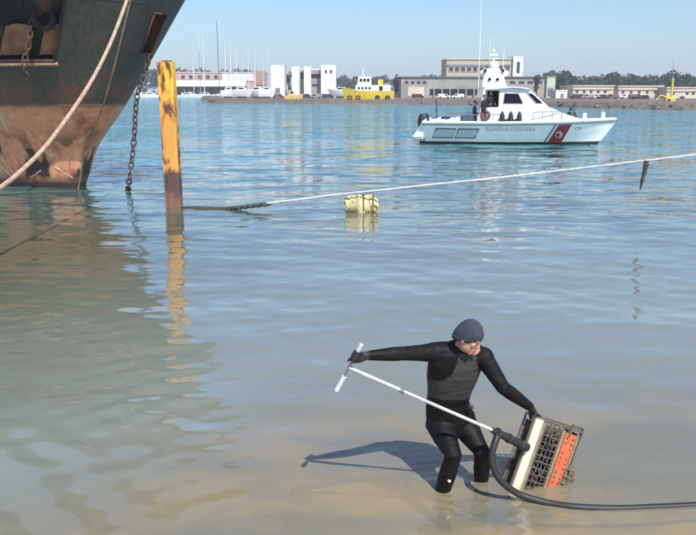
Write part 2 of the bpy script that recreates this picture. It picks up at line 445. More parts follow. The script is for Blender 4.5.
# white blocks (silo-like) in the middle left
def white_block(px0, px1, pyt, Y, label, group='white blocks on the quay', depth=9, roof=M['white_wall']):
    return building('white_block', label, 'building', px0, px1, pyt, Y, depth, M['white_wall'], roof, base=.9, overhang=.05, roof_h=.4, group=group)
Y = 262
t, *_ = white_block(271, 284.5, 65, Y, 'tall plain white block standing alone beside the sailing masts')
panel(t, 'door', 275, 280, 88, 93, Y, M['grey_metal'])
t, *_ = white_block(292, 299.5, 66.5, Y, 'narrow white tower block left of the grey recessed wall')
t, *_ = building('grey_shed', 'grey recessed shed wall between the white quay blocks', 'building', 299.7, 325, 69, Y + 3, 8, M['grey_wall'], M['white_wall'], overhang=.05)
panel(t, 'doorway', 300.5, 303.5, 72, 79, Y + 3, M['dark_opening']); panel(t, 'doorway', 311, 320, 74, 78, Y + 3, M['dark_opening']); panel(t, 'window', 312, 319, 84, 86, Y + 3, M['window_glass'])
t, *_ = white_block(304, 311, 66.5, Y, 'narrow white block right of the dark doorway on the quay')
t, *_ = white_block(321, 336, 65, Y, 'broad white block with flat roof left of the yellow ship')
panel(t, 'window', 325, 327, 70, 73, Y, M['window_glass']); panel(t, 'window', 330, 332, 70, 73, Y, M['window_glass'])

# big grey warehouse behind the patrol boat
Y = 250
t, x0, x1, zt = building('grey_warehouse', 'long low grey warehouse stretching behind the patrol boat', 'building', 401, 546, 76.5, Y, 22, M['grey_wall'], M['roof_dark'], roof_h=.45)
panel(t, 'loading_bay', 430, 477, 89, 95, Y, M['dark_opening'])
for px in range(434, 477, 8):
    panel(t, 'bay_post', px - .5, px + .5, 89, 96, Y - .3, M['grey_wall'], thick=.2)
for px in range(405, 428, 6): panel(t, 'window', px, px + 3.4, 81, 83.5, Y, M['window_glass'])
panel(t, 'roller_door', 408, 424, 87, 96, Y, M['cream_wall'])
for px in range(492, 542, 9): panel(t, 'window', px, px + 5, 81, 83.5, Y, M['window_glass'])
t, *_ = building('pale_green_hall', 'pale greenish hall at the right end of the grey warehouse', 'building', 546.5, 555, 76, Y - 1, 20, M['pale_green_wall'], M['roof_grey'], overhang=.1)
panel(t, 'gate', 548, 553, 88, 96, Y - 1, M['grey_metal'])
# beige upper building
Y = 290
t, x0, x1, zt = building('beige_office_block', 'beige flat roofed office block rising behind the grey warehouse', 'building', 446, 511.5, 58.5, Y, 16, M['beige_wall'], M['cream_wall'])
for px in (449, 455, 461, 467, 473, 479): panel(t, 'window', px, px + 4.2, 67, 71.5, Y, M['window_glass'], frame=M['cream_wall'])
panel(t, 'cornice', 446, 511, 64.6, 66, Y - .2, M['roof_grey'])
for px in (486, 493, 500, 506): panel(t, 'window', px, px + 3.2, 67, 70, Y, M['window_glass'])
t, *_ = building('white_stair_tower', 'white stair tower at the right end of the beige office block', 'building', 512, 522, 56, Y - 1, 12, M['white_wall'], M['white_wall'], overhang=.05)
panel(t, 'window', 517, 519.5, 62, 73, Y - 1, M['window_glass'])

# low cream sheds on the right
def shed(px0, px1, pyt, Y, label, doors, wins):
    t, x0, x1, zt = building('cream_shed', label, 'shed', px0, px1, pyt, Y, 14, M['cream_wall'], M['roof_grey'] if False else M['cream_wall'], base=.9, overhang=.25, roof_h=.3, group='low sheds along the right shore')
    panel(t, 'eaves_band', px0 + .2, px1 - .2, pyt + 3.6, pyt + 4.5, Y - .1, M['beige_wall'])
    for a, b in doors: panel(t, 'door', a, b, pyt + 9.5, pyt + 14.5, Y, M['dark_opening'])
    for a in wins: panel(t, 'window', a, a + 2.4, pyt + 5.5, pyt + 7.5, Y, M['window_glass'])
    return t
Y = 232
t = building('white_cabin', 'small white cabin left of the cream sheds', 'cabin', 556, 567.5, 90, Y, 6, M['white_wall'], M['white_wall'], overhang=.1)[0]
panel(t, 'door', 561, 563.4, 93.5, 97.5, Y, M['grey_metal'])
shed(573, 613.5, 85.2, Y, 'long cream shed directly right of the small white cabin', [(577, 580), (586, 589), (599, 606)], [576, 583, 590, 597, 604])
shed(618.5, 663, 85.6, Y, 'long cream shed left of the yellow crane post', [(621, 624), (636, 648)], [622, 630, 638, 646, 654])
shed(667, 725, 87, Y - 6, 'pinkish cream shed behind the yellow crane at the frame edge', [(680, 684)], [672, 686, 692])

# ------------------------------------------------------------------ far woods (one dark mass) and single trees
M['far_leaf'] = mat('far_leaf', (.018, .030, .024), (.034, .046, .030), .3, .9)
def leaf_mass(mb, c, r, n, size):
    for k in range(n):
        d = Vector((rng.normal(), rng.normal(), rng.normal())).normalized() * rng.uniform(.55, 1.0) ** .6
        p = Vector((c[0] + d.x * r[0], c[1] + d.y * r[1], c[2] + d.z * r[2]))
        nrm = (d + Vector((rng.normal(), rng.normal(), rng.normal())) * .6).normalized()
        a = nrm.orthogonal().normalized(); b = nrm.cross(a); s_ = size * rng.uniform(.6, 1.4)
        mb.add([p + a * s_, p + b * s_, p - a * s_, p - b * s_ * .8], [(0, 1, 2, 3)])
mb = MB()
for px in np.arange(540, 760, 2.4):
    Yt = 330 + rng.uniform(-25, 60)
    ztop = W(px, 74.0 + 2.2 * math.sin(px * .11) + rng.uniform(-2.0, 4.5), Yt).z
    x = W(px, 80, Yt).x; r = rng.uniform(2.2, 4)
    leaf_mass(mb, (x, Yt, ztop - r), (r, r, r), 110, .55)
    leaf_mass(mb, (x + rng.uniform(-2, 2), Yt - 1, ztop - 2.2 * r), (r * 1.2, r, r * 1.4), 90, .7)
for px in list(np.arange(60, 262, 4.0)) + list(np.arange(300, 450, 4.0)):
    Yt = 560 + rng.uniform(-15, 30)
    ztop = W(px, (70 if px < 262 else 77) + rng.uniform(-3.0, 2.5), Yt).z
    x = W(px, 80, Yt).x; r = rng.uniform(3, 5)
    leaf_mass(mb, (x, Yt, ztop - r), (r, r, r), 70, .9)
    leaf_mass(mb, (x, Yt, ztop - 2.4 * r), (r * 1.3, r, r * 1.5), 60, 1.0)
tag(mb.build('distant_wood', M['far_leaf']), 'dark continuous line of distant trees behind the sheds', 'trees', kind='stuff')
def far_tree(px, pyt, pyb, Yt, label):
    ztop = W(px, pyt, Yt).z; x = W(px, pyt, Yt).x; z0 = .9; h = ztop - z0
    t = thing('dark_tree', label, 'tree', (x, Yt, z0), 'single trees on the quay')
    mb = MB(); mb.tube([(x, Yt, z0 - .3), (x + .1, Yt, z0 + h * .5), (x - .1, Yt, z0 + h * .85)], [.22, .14, .05], 7); mb.build('trunk', M['rust'], t)
    mb = MB()
    for k in range(7): leaf_mass(mb, (x + rng.uniform(-.5, .5), Yt + rng.uniform(-.6, .6), z0 + h * rng.uniform(.3, .85)), (.7, .7, h * .14), 60, .22)
    mb.build('crown', M['far_leaf'], t)
far_tree(395.5, 73, 92, 258, 'dark narrow tree between the yellow ship and grey warehouse')
far_tree(288.5, 71, 92, 275, 'dark tree in the gap between two white quay blocks')
far_tree(537.5, 73, 88, 243, 'small dark tree just right of the patrol boat windshield')

# ------------------------------------------------------------------ boats at the far quay
def simple_hull(mb, L, B, H, draft=.6, bow=.3, stern_rake=.0, sheer=.25, n=14, lv=6):
    vs_ = []
    for side in (-1, 1):
        for i in range(lv):
            t = i / (lv - 1); z = -draft + (H + draft) * t
            xs = -L / 2 - stern_rake * t; xf = L / 2 * (1 - bow * (1 - t) ** 1.2)
            for j in range(n):
                s_ = j / (n - 1); shape = 1 if s_ < .4 else max(0, 1 - ((s_ - .4) / .6) ** 2.2)
                y = side * B / 2 * shape * (.55 + .45 * t ** .6)
                vs_.append((xs + (xf - xs) * s_, y, z + sheer * max(0, (s_ - .4)) ** 2 * 2.5 * t))
    fs = []
    for sd_ in (0, 1):
        o = sd_ * lv * n
        for i in range(lv - 1):
            for j in range(n - 1): fs.append((o + i * n + j, o + i * n + j + 1, o + (i + 1) * n + j + 1, o + (i + 1) * n + j))
    o = lv * n; k = (lv - 1) * n
    for j in range(n - 1): fs.append((k + j, k + j + 1, o + k + j + 1, o + k + j))      # deck
    for i in range(lv - 1): fs.append((i * n, (i + 1) * n, o + (i + 1) * n, o + i * n))  # transom
    mb.add(vs_, fs); return mb

def yacht(px, pytop, Yb, label, rz, L=11.0, lean=0.0, mast='white'):
    x = W(px, 90, Yb).x; zt = W(px, pytop, Yb).z
    t = thing('sailing_yacht', label, 'yacht', (x, Yb, 0), 'sailing yachts in the marina', rz)
    simple_hull(MB(), L, L * .3, 1.25).build('hull', M['gloss_white'], t, smooth=30, world=False)
    mb = MB(); mb.prism([(-L * .18, 1.25), (L * .18, 1.25), (L * .06, 1.85), (-L * .16, 1.85)], -L * .09, L * .09); mb.build('cabin', M['white_paint'], t, world=False)
    mm = M['mast_white'] if mast == 'white' else M['dark_metal']
    mb = MB(); mb.tube([(0, 0, 1.2), (lean * zt, 0, zt)], [.17, .11], 8); mb.build('mast', mm, t, world=False)
    mb = MB(); mb.tube([(-.1, 0, 2.6), (-L * .38, 0, 2.7)], .12, 8); mb.build('boom', mm, t, world=False)
    mb = MB(); mb.tube([(.1, 0, 2.85), (-L * .36, 0, 2.95)], .2, 8); mb.build('furled_sail', M['sail_blue'], t, world=False)
    mb = MB()
    for a, b in (((L * .49, 0, 1.6), (lean * zt, 0, zt - .2)), ((-L * .49, 0, 1.4), (lean * zt, 0, zt - .1))): mb.tube([a, b], .03, 5)
    mb.build('stay', M['grey_metal'], t, world=False)
M['mast_white'] = mat('mast_white', (.78, .79, .80), (.72, .73, .74), 2, .4)
M['sail_blue'] = mat('sail_blue', (.05, .08, .16), (.04, .06, .12), 2, .8)
yl = [(194, 58, 418, 'yacht with a short mast left of the tallest masts'), (200.5, 32, 415, 'yacht with the leftmost of the tall white masts'), (204.5, 29, 408, 'yacht with the tallest white mast'),
      (219.5, 20, 412, 'yacht with the tall dark leaning mast'), (226, 40, 420, 'yacht just right of the dark mast'), (231.5, 42, 416, 'second yacht right of the dark mast'), (237, 45, 411, 'third yacht right of the dark mast'),
      (242.5, 43, 421, 'fourth yacht right of the dark mast'), (249, 46, 413, 'fifth yacht right of the dark mast'), (255.5, 52, 418, 'sixth yacht right of the dark mast'), (263.5, 50, 408, 'yacht whose pale mast stands nearest the lone white block'), (268, 46, 414, 'yacht half hidden behind the lone white block')]
for i, (px, py, Yb, lab) in enumerate(yl):
    yacht(px, py, Yb, lab, rng.uniform(-.5, .5) + math.pi / 2, 10 + rng.random() * 2, lean=(-.03 if i == 3 else 0), mast='dark' if i == 3 else 'white')

def motor_boat(px, Yb, L, rz, label, hm=None):
    x = W(px, 90, Yb).x
    t = thing('motor_boat', label, 'motor boat', (x, Yb, 0), 'white motor boats moored at the left pontoon', rz)
    simple_hull(MB(), L, L * .3, 1.3, sheer=.5).build('hull', hm or M['gloss_white'], t, smooth=30, world=False)
    mb = MB(); mb.prism([(-L * .25, 1.3), (L * .22, 1.3), (L * .06, 2.5), (-L * .2, 2.5)], -L * .11, L * .11); c = mb.build('cabin', M['gloss_white'], t, world=False)
    mb = MB(); mb.prism([(-L * .18, 1.75), (L * .12, 1.75), (L * .06, 2.25), (-L * .16, 2.25)], -L * .115, L * .115); mb.build('window', M['dark_glass'], c, world=False)
    mb = MB(); mb.tube([(-L * .1, 0, 2.5), (-L * .16, 0, 4.2)], .06, 6); mb.build('aerial', M['mast_white'], t, world=False)
motor_boat(151, 398, 11, .1, 'white motor boat moored just left of the yellow pile')
motor_boat(188, 396, 13, -.05, 'long white motor boat moored just right of the yellow pile')
motor_boat(207, 402, 8, .2, 'small white motor boat at the end of the pontoon')
motor_boat(143, 405, 9, 1.0, 'white motor boat with its bow turned out beside the ship')
def shore_boat(px, Yb, z, L, rz, label):
    x = W(px, 90, Yb).x
    t = thing('beached_boat', label, 'boat', (x, Yb, z), 'boats laid up on the quay', rz)
    simple_hull(MB(), L, L * .32, 1.3, .5, sheer=.5).build('hull', M['gloss_white'], t, smooth=30, world=False)
    mb = MB(); mb.prism([(-L * .25, 1.3), (L * .2, 1.3), (L * .05, 2.2), (-L * .2, 2.2)], -L * .1, L * .1); c = mb.build('cabin', M['white_paint'], t, world=False)
    mb = MB(); mb.prism([(-L * .18, 1.6), (L * .10, 1.6), (L * .05, 2.0), (-L * .16, 2.0)], -L * .105, L * .105); mb.build('window', M['dark_glass'], c, world=False)
    mb = MB(); mb.box((-L * .3, -.5, -.9), (L * .15, .5, -.45)); mb.build('cradle', M['dark_metal'], t, world=False)
for px, Yb, L, rz, lab in ((229, 236, 5, .3, 'white boat laid up on the quay under the left yachts'), (243, 232, 6, -.3, 'white boat laid up mid quay under the row of masts'), (256, 234, 6.5, 2.8, 'white boat laid up left of the lone white block'), (267, 228, 5, .2, 'white boat laid up at the foot of the lone white block'), (340, 240, 7.5, 2.9, 'white boat laid up with its bow beside the yellow ship')):
    shore_boat(px, Yb, 1.9, L, rz, lab)

# yellow work ship
def yellow_ship():
    Yb = 196.0; xc = W(368, 90, Yb).x
    t = thing('yellow_work_ship', 'bright yellow work ship with white wheelhouse moored at the far quay', 'ship', (xc, Yb, 0), None, math.pi)
    simple_hull(MB(), 12.4, 4.0, 3.0, .8, bow=.15, sheer=1.0).build('hull', M['yellow_paint'], t, smooth=30, world=False)
    mb = MB(); mb.box((-5.4, -1.6, 2.98), (3.0, 1.6, 4.3)); h = mb.build('deckhouse', M['white_paint'], t, world=False)
    for k in range(4):
        mb = MB(); mb.box((-.6 + k * .85, 1.55, 3.35), (-.1 + k * .85, 1.66, 3.85)); mb.build('window', M['dark_glass'], h, world=False)
    mb = MB(); mb.box((-3.4, 1.55, 3.0), (-2.6, 1.68, 4.1)); mb.build('doorway', M['dark_opening'], h, world=False)
    mb = MB(); mb.prism([(-.8, 4.3), (2.6, 4.3), (2.3, 6.3), (-.6, 6.3)], -1.3, 1.3); wh = mb.build('wheelhouse', M['white_paint'], t, world=False)
    for k in range(3):
        mb = MB(); mb.box((-.3 + k * .85, 1.27, 5.1), (.3 + k * .85, 1.38, 5.8)); mb.build('window', M['dark_glass'], wh, world=False)
    mb = MB(); mb.box((-3.6, -.6, 4.3), (-2.4, .6, 5.6)); mb.build('funnel', M['yellow_paint'], t, world=False)
    mb = MB(); mb.tube([(1.2, 0, 6.3), (1.2, 0, 8.6)], [.14, .08], 8); mb.tube([(1.2, -.7, 7.6), (1.2, .7, 7.6)], .06, 6); mb.build('mast', M['mast_white'], t, world=False)
    mb = MB(); mb.box((-5.0, -1.5, 4.3), (-3.8, 1.5, 4.8)); mb.build('stern_locker', M['grey_wall'], t, world=False)
    for k, xx in enumerate((-4.6, -2.2, 2.4, 4.4)):
        mb = MB(); mb.torus((xx, 2.05 if xx < 3 else 1.75, 1.4), .42, .17, Matrix.Rotation(math.pi / 2, 3, 'X')); mb.build('tyre_fender', M['black_rubber'], t, world=False, smooth=True)
    mb = MB(); mb.torus((0, 0, 0), 1, .02) if False else None
    mb.tube([(-6.0, 1.8, 3.05), (-6, 1.8, 3.9), (-3.5, 1.9, 3.9), (-3.5, 1.9, 3.05)], .05, 6); mb.build('rail', M['white_paint'], t, world=False)
yellow_ship()
def small_yellow():
    Yb = 203.0; xc = W(294, 90, Yb).x
    t = thing('yellow_workboat', 'small yellow workboat at the quay left of the larger yellow ship', 'workboat', (xc, Yb, 0), None, .1)
    simple_hull(MB(), 4.6, 2.0, 1.9, .5, sheer=.5).build('hull', mat('faded_yellow', (.66, .47, .16), (.55, .38, .13), 1, .6), t, smooth=30, world=False)
    mb = MB(); mb.prism([(-1.4, 1.9), (.3, 1.9), (.15, 3.1), (-1.3, 3.1)], -.6, .6); c = mb.build('cabin', mat('faded_cream', (.62, .47, .28), (.52, .38, .2), 1, .6), t, world=False)
    mb = MB(); mb.box((-1.0, -.66, 2.4), (-.2, -.58, 2.85)); mb.build('window', M['dark_glass'], c, world=False)
    mb = MB(); mb.tube([(.9, 0, 2.0), (.9, 0, 3.6)], .06, 6); mb.build('mast', M['mast_white'], t, world=False)
small_yellow()

# vehicles, skips and a crane on the right bank
def van(px, Y, label, body, L=3.3, H=1.25, rz=0.0):
    x = W(px, 90, Y).x
    t = thing('parked_car', label, 'car', (x, Y, .95), 'vehicles parked on the far shore', rz)
    mb = MB(); mb.prism([(-L / 2, .25), (L / 2, .25), (L / 2, .70), (L * .36, .78), (L * .24, H), (-L / 2, H)], -.8, .8); b = mb.build('body', body, t, bevel=.06, world=False)
    mb = MB(); mb.prism([(L * .05, .80), (L * .32, .80), (L * .22, H - .1), (L * .05, H - .1)], -.82, .82); mb.build('window', M['dark_glass'], b, world=False)
    for sx in (-1, 1):
        for sy in (-1, 1):
            mb = MB(); mb.tube([(sx * L * .31, sy * .66, .27), (sx * L * .31, sy * .84, .27)], .27, 14); mb.build('wheel', M['black_rubber'], t, world=False)
vc = [mat('van_white', (.75, .75, .74), None, 1, .35), mat('van_dark', (.05, .05, .06), None, 1, .35), mat('van_red', (.22, .10, .08), None, 1, .4), mat('van_grey', (.30, .30, .31), None, 1, .35)]
for px, Y, lab, c, rz in ((444, 226, 'white car parked before the dark loading bay left of the patrol boat', 0, 0), (458, 224, 'second white car before the dark loading bay', 0, 3.1), (418, 228, 'dark car parked left of the loading bay', 1, 0),
        (580, 215, 'dark car parked before the left cream shed', 1, 0), (588, 213, 'small dark grey car next to the dark car by the cream shed', 3, 3.1), (594, 217, 'white car parked before the middle of the left cream shed', 0, 0), (612, 214, 'reddish car parked between the two long cream sheds', 2, 3.1), (626, 216, 'white car parked before the right cream shed', 0, 3.1), (636, 212, 'reddish car parked before the right cream shed', 2, 0)):
    van(px, Y, lab, vc[c], rz=rz)
for px, Y, lab, c, rz in ((306, 226, 'dark car parked before the narrow white quay blocks', 1, 0), (316, 224, 'grey car parked before the recessed grey shed', 3, 3.1), (328, 225, 'dark car parked before the broad white block', 1, 0), (278, 230, 'reddish car parked before the lone white block', 2, 0)):
    van(px, Y, lab, vc[c], rz=rz)
def scrap(px, Y, w_, h_, label, m):
    x = W(px, 90, Y).x
    t = thing('metal_skip', label, 'skip', (x, Y, .9), 'skips on the right bank')
    mb = MB(); mb.prism([(-w_ / 2 + .4, 0), (w_ / 2 - .4, 0), (w_ / 2, h_), (-w_ / 2, h_)], -.9, .9); b = mb.build('bin', m, t, world=False)
    for k in range(4):
        xx = -w_ / 2 + .5 + k * (w_ - 1) / 3
        mb = MB(); mb.box((xx - .06, -.98, .05), (xx + .06, -.9, h_)); mb.build('rib', m, t, world=False)
    mb = MB(); mb.box((-w_ / 2 - .05, -1, h_), (w_ / 2 + .05, 1, h_ + .12)); mb.build('rim', M['dark_metal'], t, world=False)
scrap(604, 205, 3, .6, 'rusty skip before the left cream shed', M['rust'])
scrap(641, 202, 4, .6, 'dark skip before the right cream shed', M['dark_metal'])
scrap(576, 206, 2.4, .6, 'small rusty skip before the white cabin', M['rust'])
def barge_crane():
    Y = 160.0; x = W(672, 90, Y).x
    t = thing('crane_barge', 'dark barge with a yellow crane post and thin mast at the right bank', 'barge', (x, Y, 0))
    xl = W(650, 90, Y).x; xr = W(684, 90, Y).x
    mb = MB(); mb.prism([(xl, .6), (xr, .6), (xr, -.5), (xl + .6, -.5)], Y - 1.4, Y + 1.4); mb.build('hull', mat('barge_hull', (.05, .035, .03), (.09, .05, .035), 1, .8), t)
    zt = W(673, 78, Y).z
    mb = MB(); mb.tube([(x, Y, .5), (x, Y, zt)], [.28, .2], 10); mb.build('crane_post', M['yellow_paint'], t)
    mb = MB(); mb.tube([(x, Y, zt), (x - .25, Y, W(671, 60, Y).z)], [.07, .03], 6); mb.build('mast', M['grey_metal'], t)
    mb = MB(); mb.tube([(x, Y - .2, 1.4), (x - 2.2, Y - .2, 2.1), (x - 3.0, Y - .2, 1.2)], .14, 8); mb.build('crane_arm', M['yellow_paint'], t)
    mb = MB(); mb.box((x - 1.3, Y - .7, .6), (x + .6, Y + .6, 1.5)); c = mb.build('machinery_house', M['yellow_paint'], t)
    mb = MB(); mb.box((x - 1.0, Y - .76, .95), (x - .4, Y - .70, 1.35)); mb.build('window', M['dark_glass'], c)
barge_crane()
# ------------------------------------------------------------------ rusty ship
def ship_hull_material():
    m = bpy.data.materials.new('ship_plating'); m.use_nodes = True
    N = m.node_tree.nodes; L = m.node_tree.links; b = N['Principled BSDF']; b.inputs['Roughness'].default_value = .62
    tc = N.new('ShaderNodeTexCoord'); sep = N.new('ShaderNodeSeparateXYZ'); L.new(tc.outputs['Object'], sep.inputs[0])
    def noise(scale, st=(1, 1, 1), det=7, loc=(0, 0, 0), ro=.6):
        mp = N.new('ShaderNodeMapping'); mp.inputs['Scale'].default_value = st; mp.inputs['Location'].default_value = loc
        L.new(tc.outputs['Object'], mp.inputs['Vector'])
        n = N.new('ShaderNodeTexNoise'); n.inputs['Scale'].default_value = scale; n.inputs['Detail'].default_value = det; n.inputs['Roughness'].default_value = ro
        L.new(mp.outputs[0], n.inputs['Vector']); return n.outputs['Fac']
    def math_(op, a, b_, clamp=False):
        n = N.new('ShaderNodeMath'); n.operation = op; n.use_clamp = clamp
        for i, x in enumerate((a, b_)):
            if isinstance(x, (int, float)): n.inputs[i].default_value = x
            else: L.new(x, n.inputs[i])
        return n.outputs[0]
    def rng_(v, a, b_, lo=0., hi=1.):
        n = N.new('ShaderNodeMapRange'); n.inputs['From Min'].default_value = a; n.inputs['From Max'].default_value = b_
        n.inputs['To Min'].default_value = lo; n.inputs['To Max'].default_value = hi; L.new(v, n.inputs['Value']); return n.outputs[0]
    def mix(f, a, b_):
        n = N.new('ShaderNodeMix'); n.data_type = 'RGBA'
        if isinstance(f, float): n.inputs[0].default_value = f
        else: L.new(f, n.inputs[0])
        for k, x in ((6, a), (7, b_)):
            if isinstance(x, tuple): n.inputs[k].default_value = (*x, 1)
            else: L.new(x, n.inputs[k])
        return n.outputs[2]
    z = math_('ADD', sep.outputs['Z'], math_('MULTIPLY', math_('SUBTRACT', noise(1.3), .5), .22))
    streak = noise(2.6, (1, 1, .16), 8, (3, 1, 0), .7)
    blot = noise(.9, (1, 1, .8), 8, (7, 2, 5), .62)
    fine = noise(9, (1, 1, .5), 6)
    grey = mix(rng_(fine, .3, .7), (.050, .050, .043), (.085, .083, .072))
    grey = mix(rng_(streak, .56, .74), grey, (.15, .085, .05))
    red = mix(rng_(fine, .35, .7), (.74, .31, .17), (.55, .21, .11))
    red = mix(rng_(streak, .50, .66), red, (.66, .42, .25))
    red = mix(rng_(blot, .50, .62), red, (.34, .125, .07))
    c = mix(rng_(z, 2.28, 2.42), red, grey)
    # scraped and rusty boot-top band just above the paint line
    band = math_('MULTIPLY', math_('MULTIPLY', rng_(z, 2.25, 2.45), rng_(z, 3.35, 2.7)), rng_(noise(1.7, (1, 1, .5), 7, (1, 4, 2)), .40, .58))
    c = mix(band, c, (.17, .085, .05))
    # dark scabs where the old coating has come off above the water
    scab = math_('MULTIPLY', math_('MULTIPLY', rng_(z, .12, .35), rng_(z, 1.75, 1.15)), rng_(noise(.85, (1.3, 1.3, .55), 5, (2.3, .4, 1.2), .5), .44, .50))
    c = mix(scab, c, (.045, .026, .020))
    c = mix(rng_(z, .42, .12), c, (.05, .032, .024))
    L.new(c, b.inputs['Base Color'])
    bp = N.new('ShaderNodeBump'); bp.inputs['Strength'].default_value = .5; bp.inputs['Distance'].default_value = .02
    L.new(math_('ADD', fine, math_('MULTIPLY', blot, 2.0)), bp.inputs['Height']); L.new(bp.outputs[0], b.inputs['Normal'])
    return m
SHIP = dict(h=.842, x0=-7.814, y0=23.227)
hx, hy = math.sin(SHIP['h']), -math.cos(SHIP['h']); sx_, sy_ = -hy, hx
def ship_pt(s, z):
    """s in -pi/2..pi/2 round the bow (negative = left in view); beyond that metres aft"""
    f = .707 * z - .016 * z * z - .34 * math.exp(-((z - 1.15) / .8) ** 2); B = 1.5 + .222 * z - .008 * z * z; Ln = 3.72 - .469 * z; n_ = 1.53 + .05 * z
    Ln = max(Ln, .5)
    a = max(-math.pi / 2, min(math.pi / 2, s)); e_ = max(0, abs(s) - math.pi / 2)
    sn, cs = math.sin(a), max(0, math.cos(a))
    v = B * math.copysign(abs(sn) ** (2 / n_), sn) + math.copysign(1.6 * (1 - math.exp(-e_ / 4)), sn) * (1 if e_ > 0 else 0)
    u = f - Ln + Ln * cs ** (2 / n_) - e_
    return Vector((SHIP['x0'] + u * hx + v * sx_, SHIP['y0'] + u * hy + v * sy_, z))
def ship_n(s, z):
    a = ship_pt(s + .02, z) - ship_pt(s - .02, z); b = ship_pt(s, z + .05) - ship_pt(s, z - .05)
    return a.cross(b).normalized()
S = [-(math.pi / 2 + e_) for e_ in (16, 12, 9, 7, 5, 4, 3, 2.4, 1.8, 1.4, 1.2, .9, .6, .3)] + [float(x) for x in np.linspace(-math.pi / 2, math.pi / 2, 73)] + [math.pi / 2 + e_ for e_ in (.3, .6, 1, 2, 3.5, 6, 9, 12, 16)]
S = sorted(S)
Zs = [float(x) for x in np.arange(-1.0, 7.01, .125)]
pk = [dict(s=(-2.78, -.74), z=(3.5, 6.25), d=.55), dict(s=(.42, .74), z=(3.75, 4.75), d=.45)]
ship = thing('rusty_ship', 'bow of an old ship with rust red bottom and dark grey topsides', 'ship', (SHIP['x0'], SHIP['y0'], 0))
hull_m = ship_hull_material()
mb = MB(); ns = len(S)
vs_ = [ship_pt(s_, z_) for z_ in Zs for s_ in S]; fs = []
inner = [MB(), MB()]
def inside(k, s_, z_): return pk[k]['s'][0] - 1e-4 <= s_ <= pk[k]['s'][1] + 1e-4 and pk[k]['z'][0] - 1e-4 <= z_ <= pk[k]['z'][1] + 1e-4
cells = set()
for i in range(len(Zs) - 1):
    for j in range(ns - 1):
        hit = None
        for k in (0, 1):
            if inside(k, S[j], Zs[i]) and inside(k, S[j + 1], Zs[i + 1]): hit = k
        if hit is None: fs.append((i * ns + j, i * ns + j + 1, (i + 1) * ns + j + 1, (i + 1) * ns + j))
        else: cells.add((hit, i, j))
mb.add(vs_, fs)
hull = mb.build('hull', hull_m, ship, smooth=40)
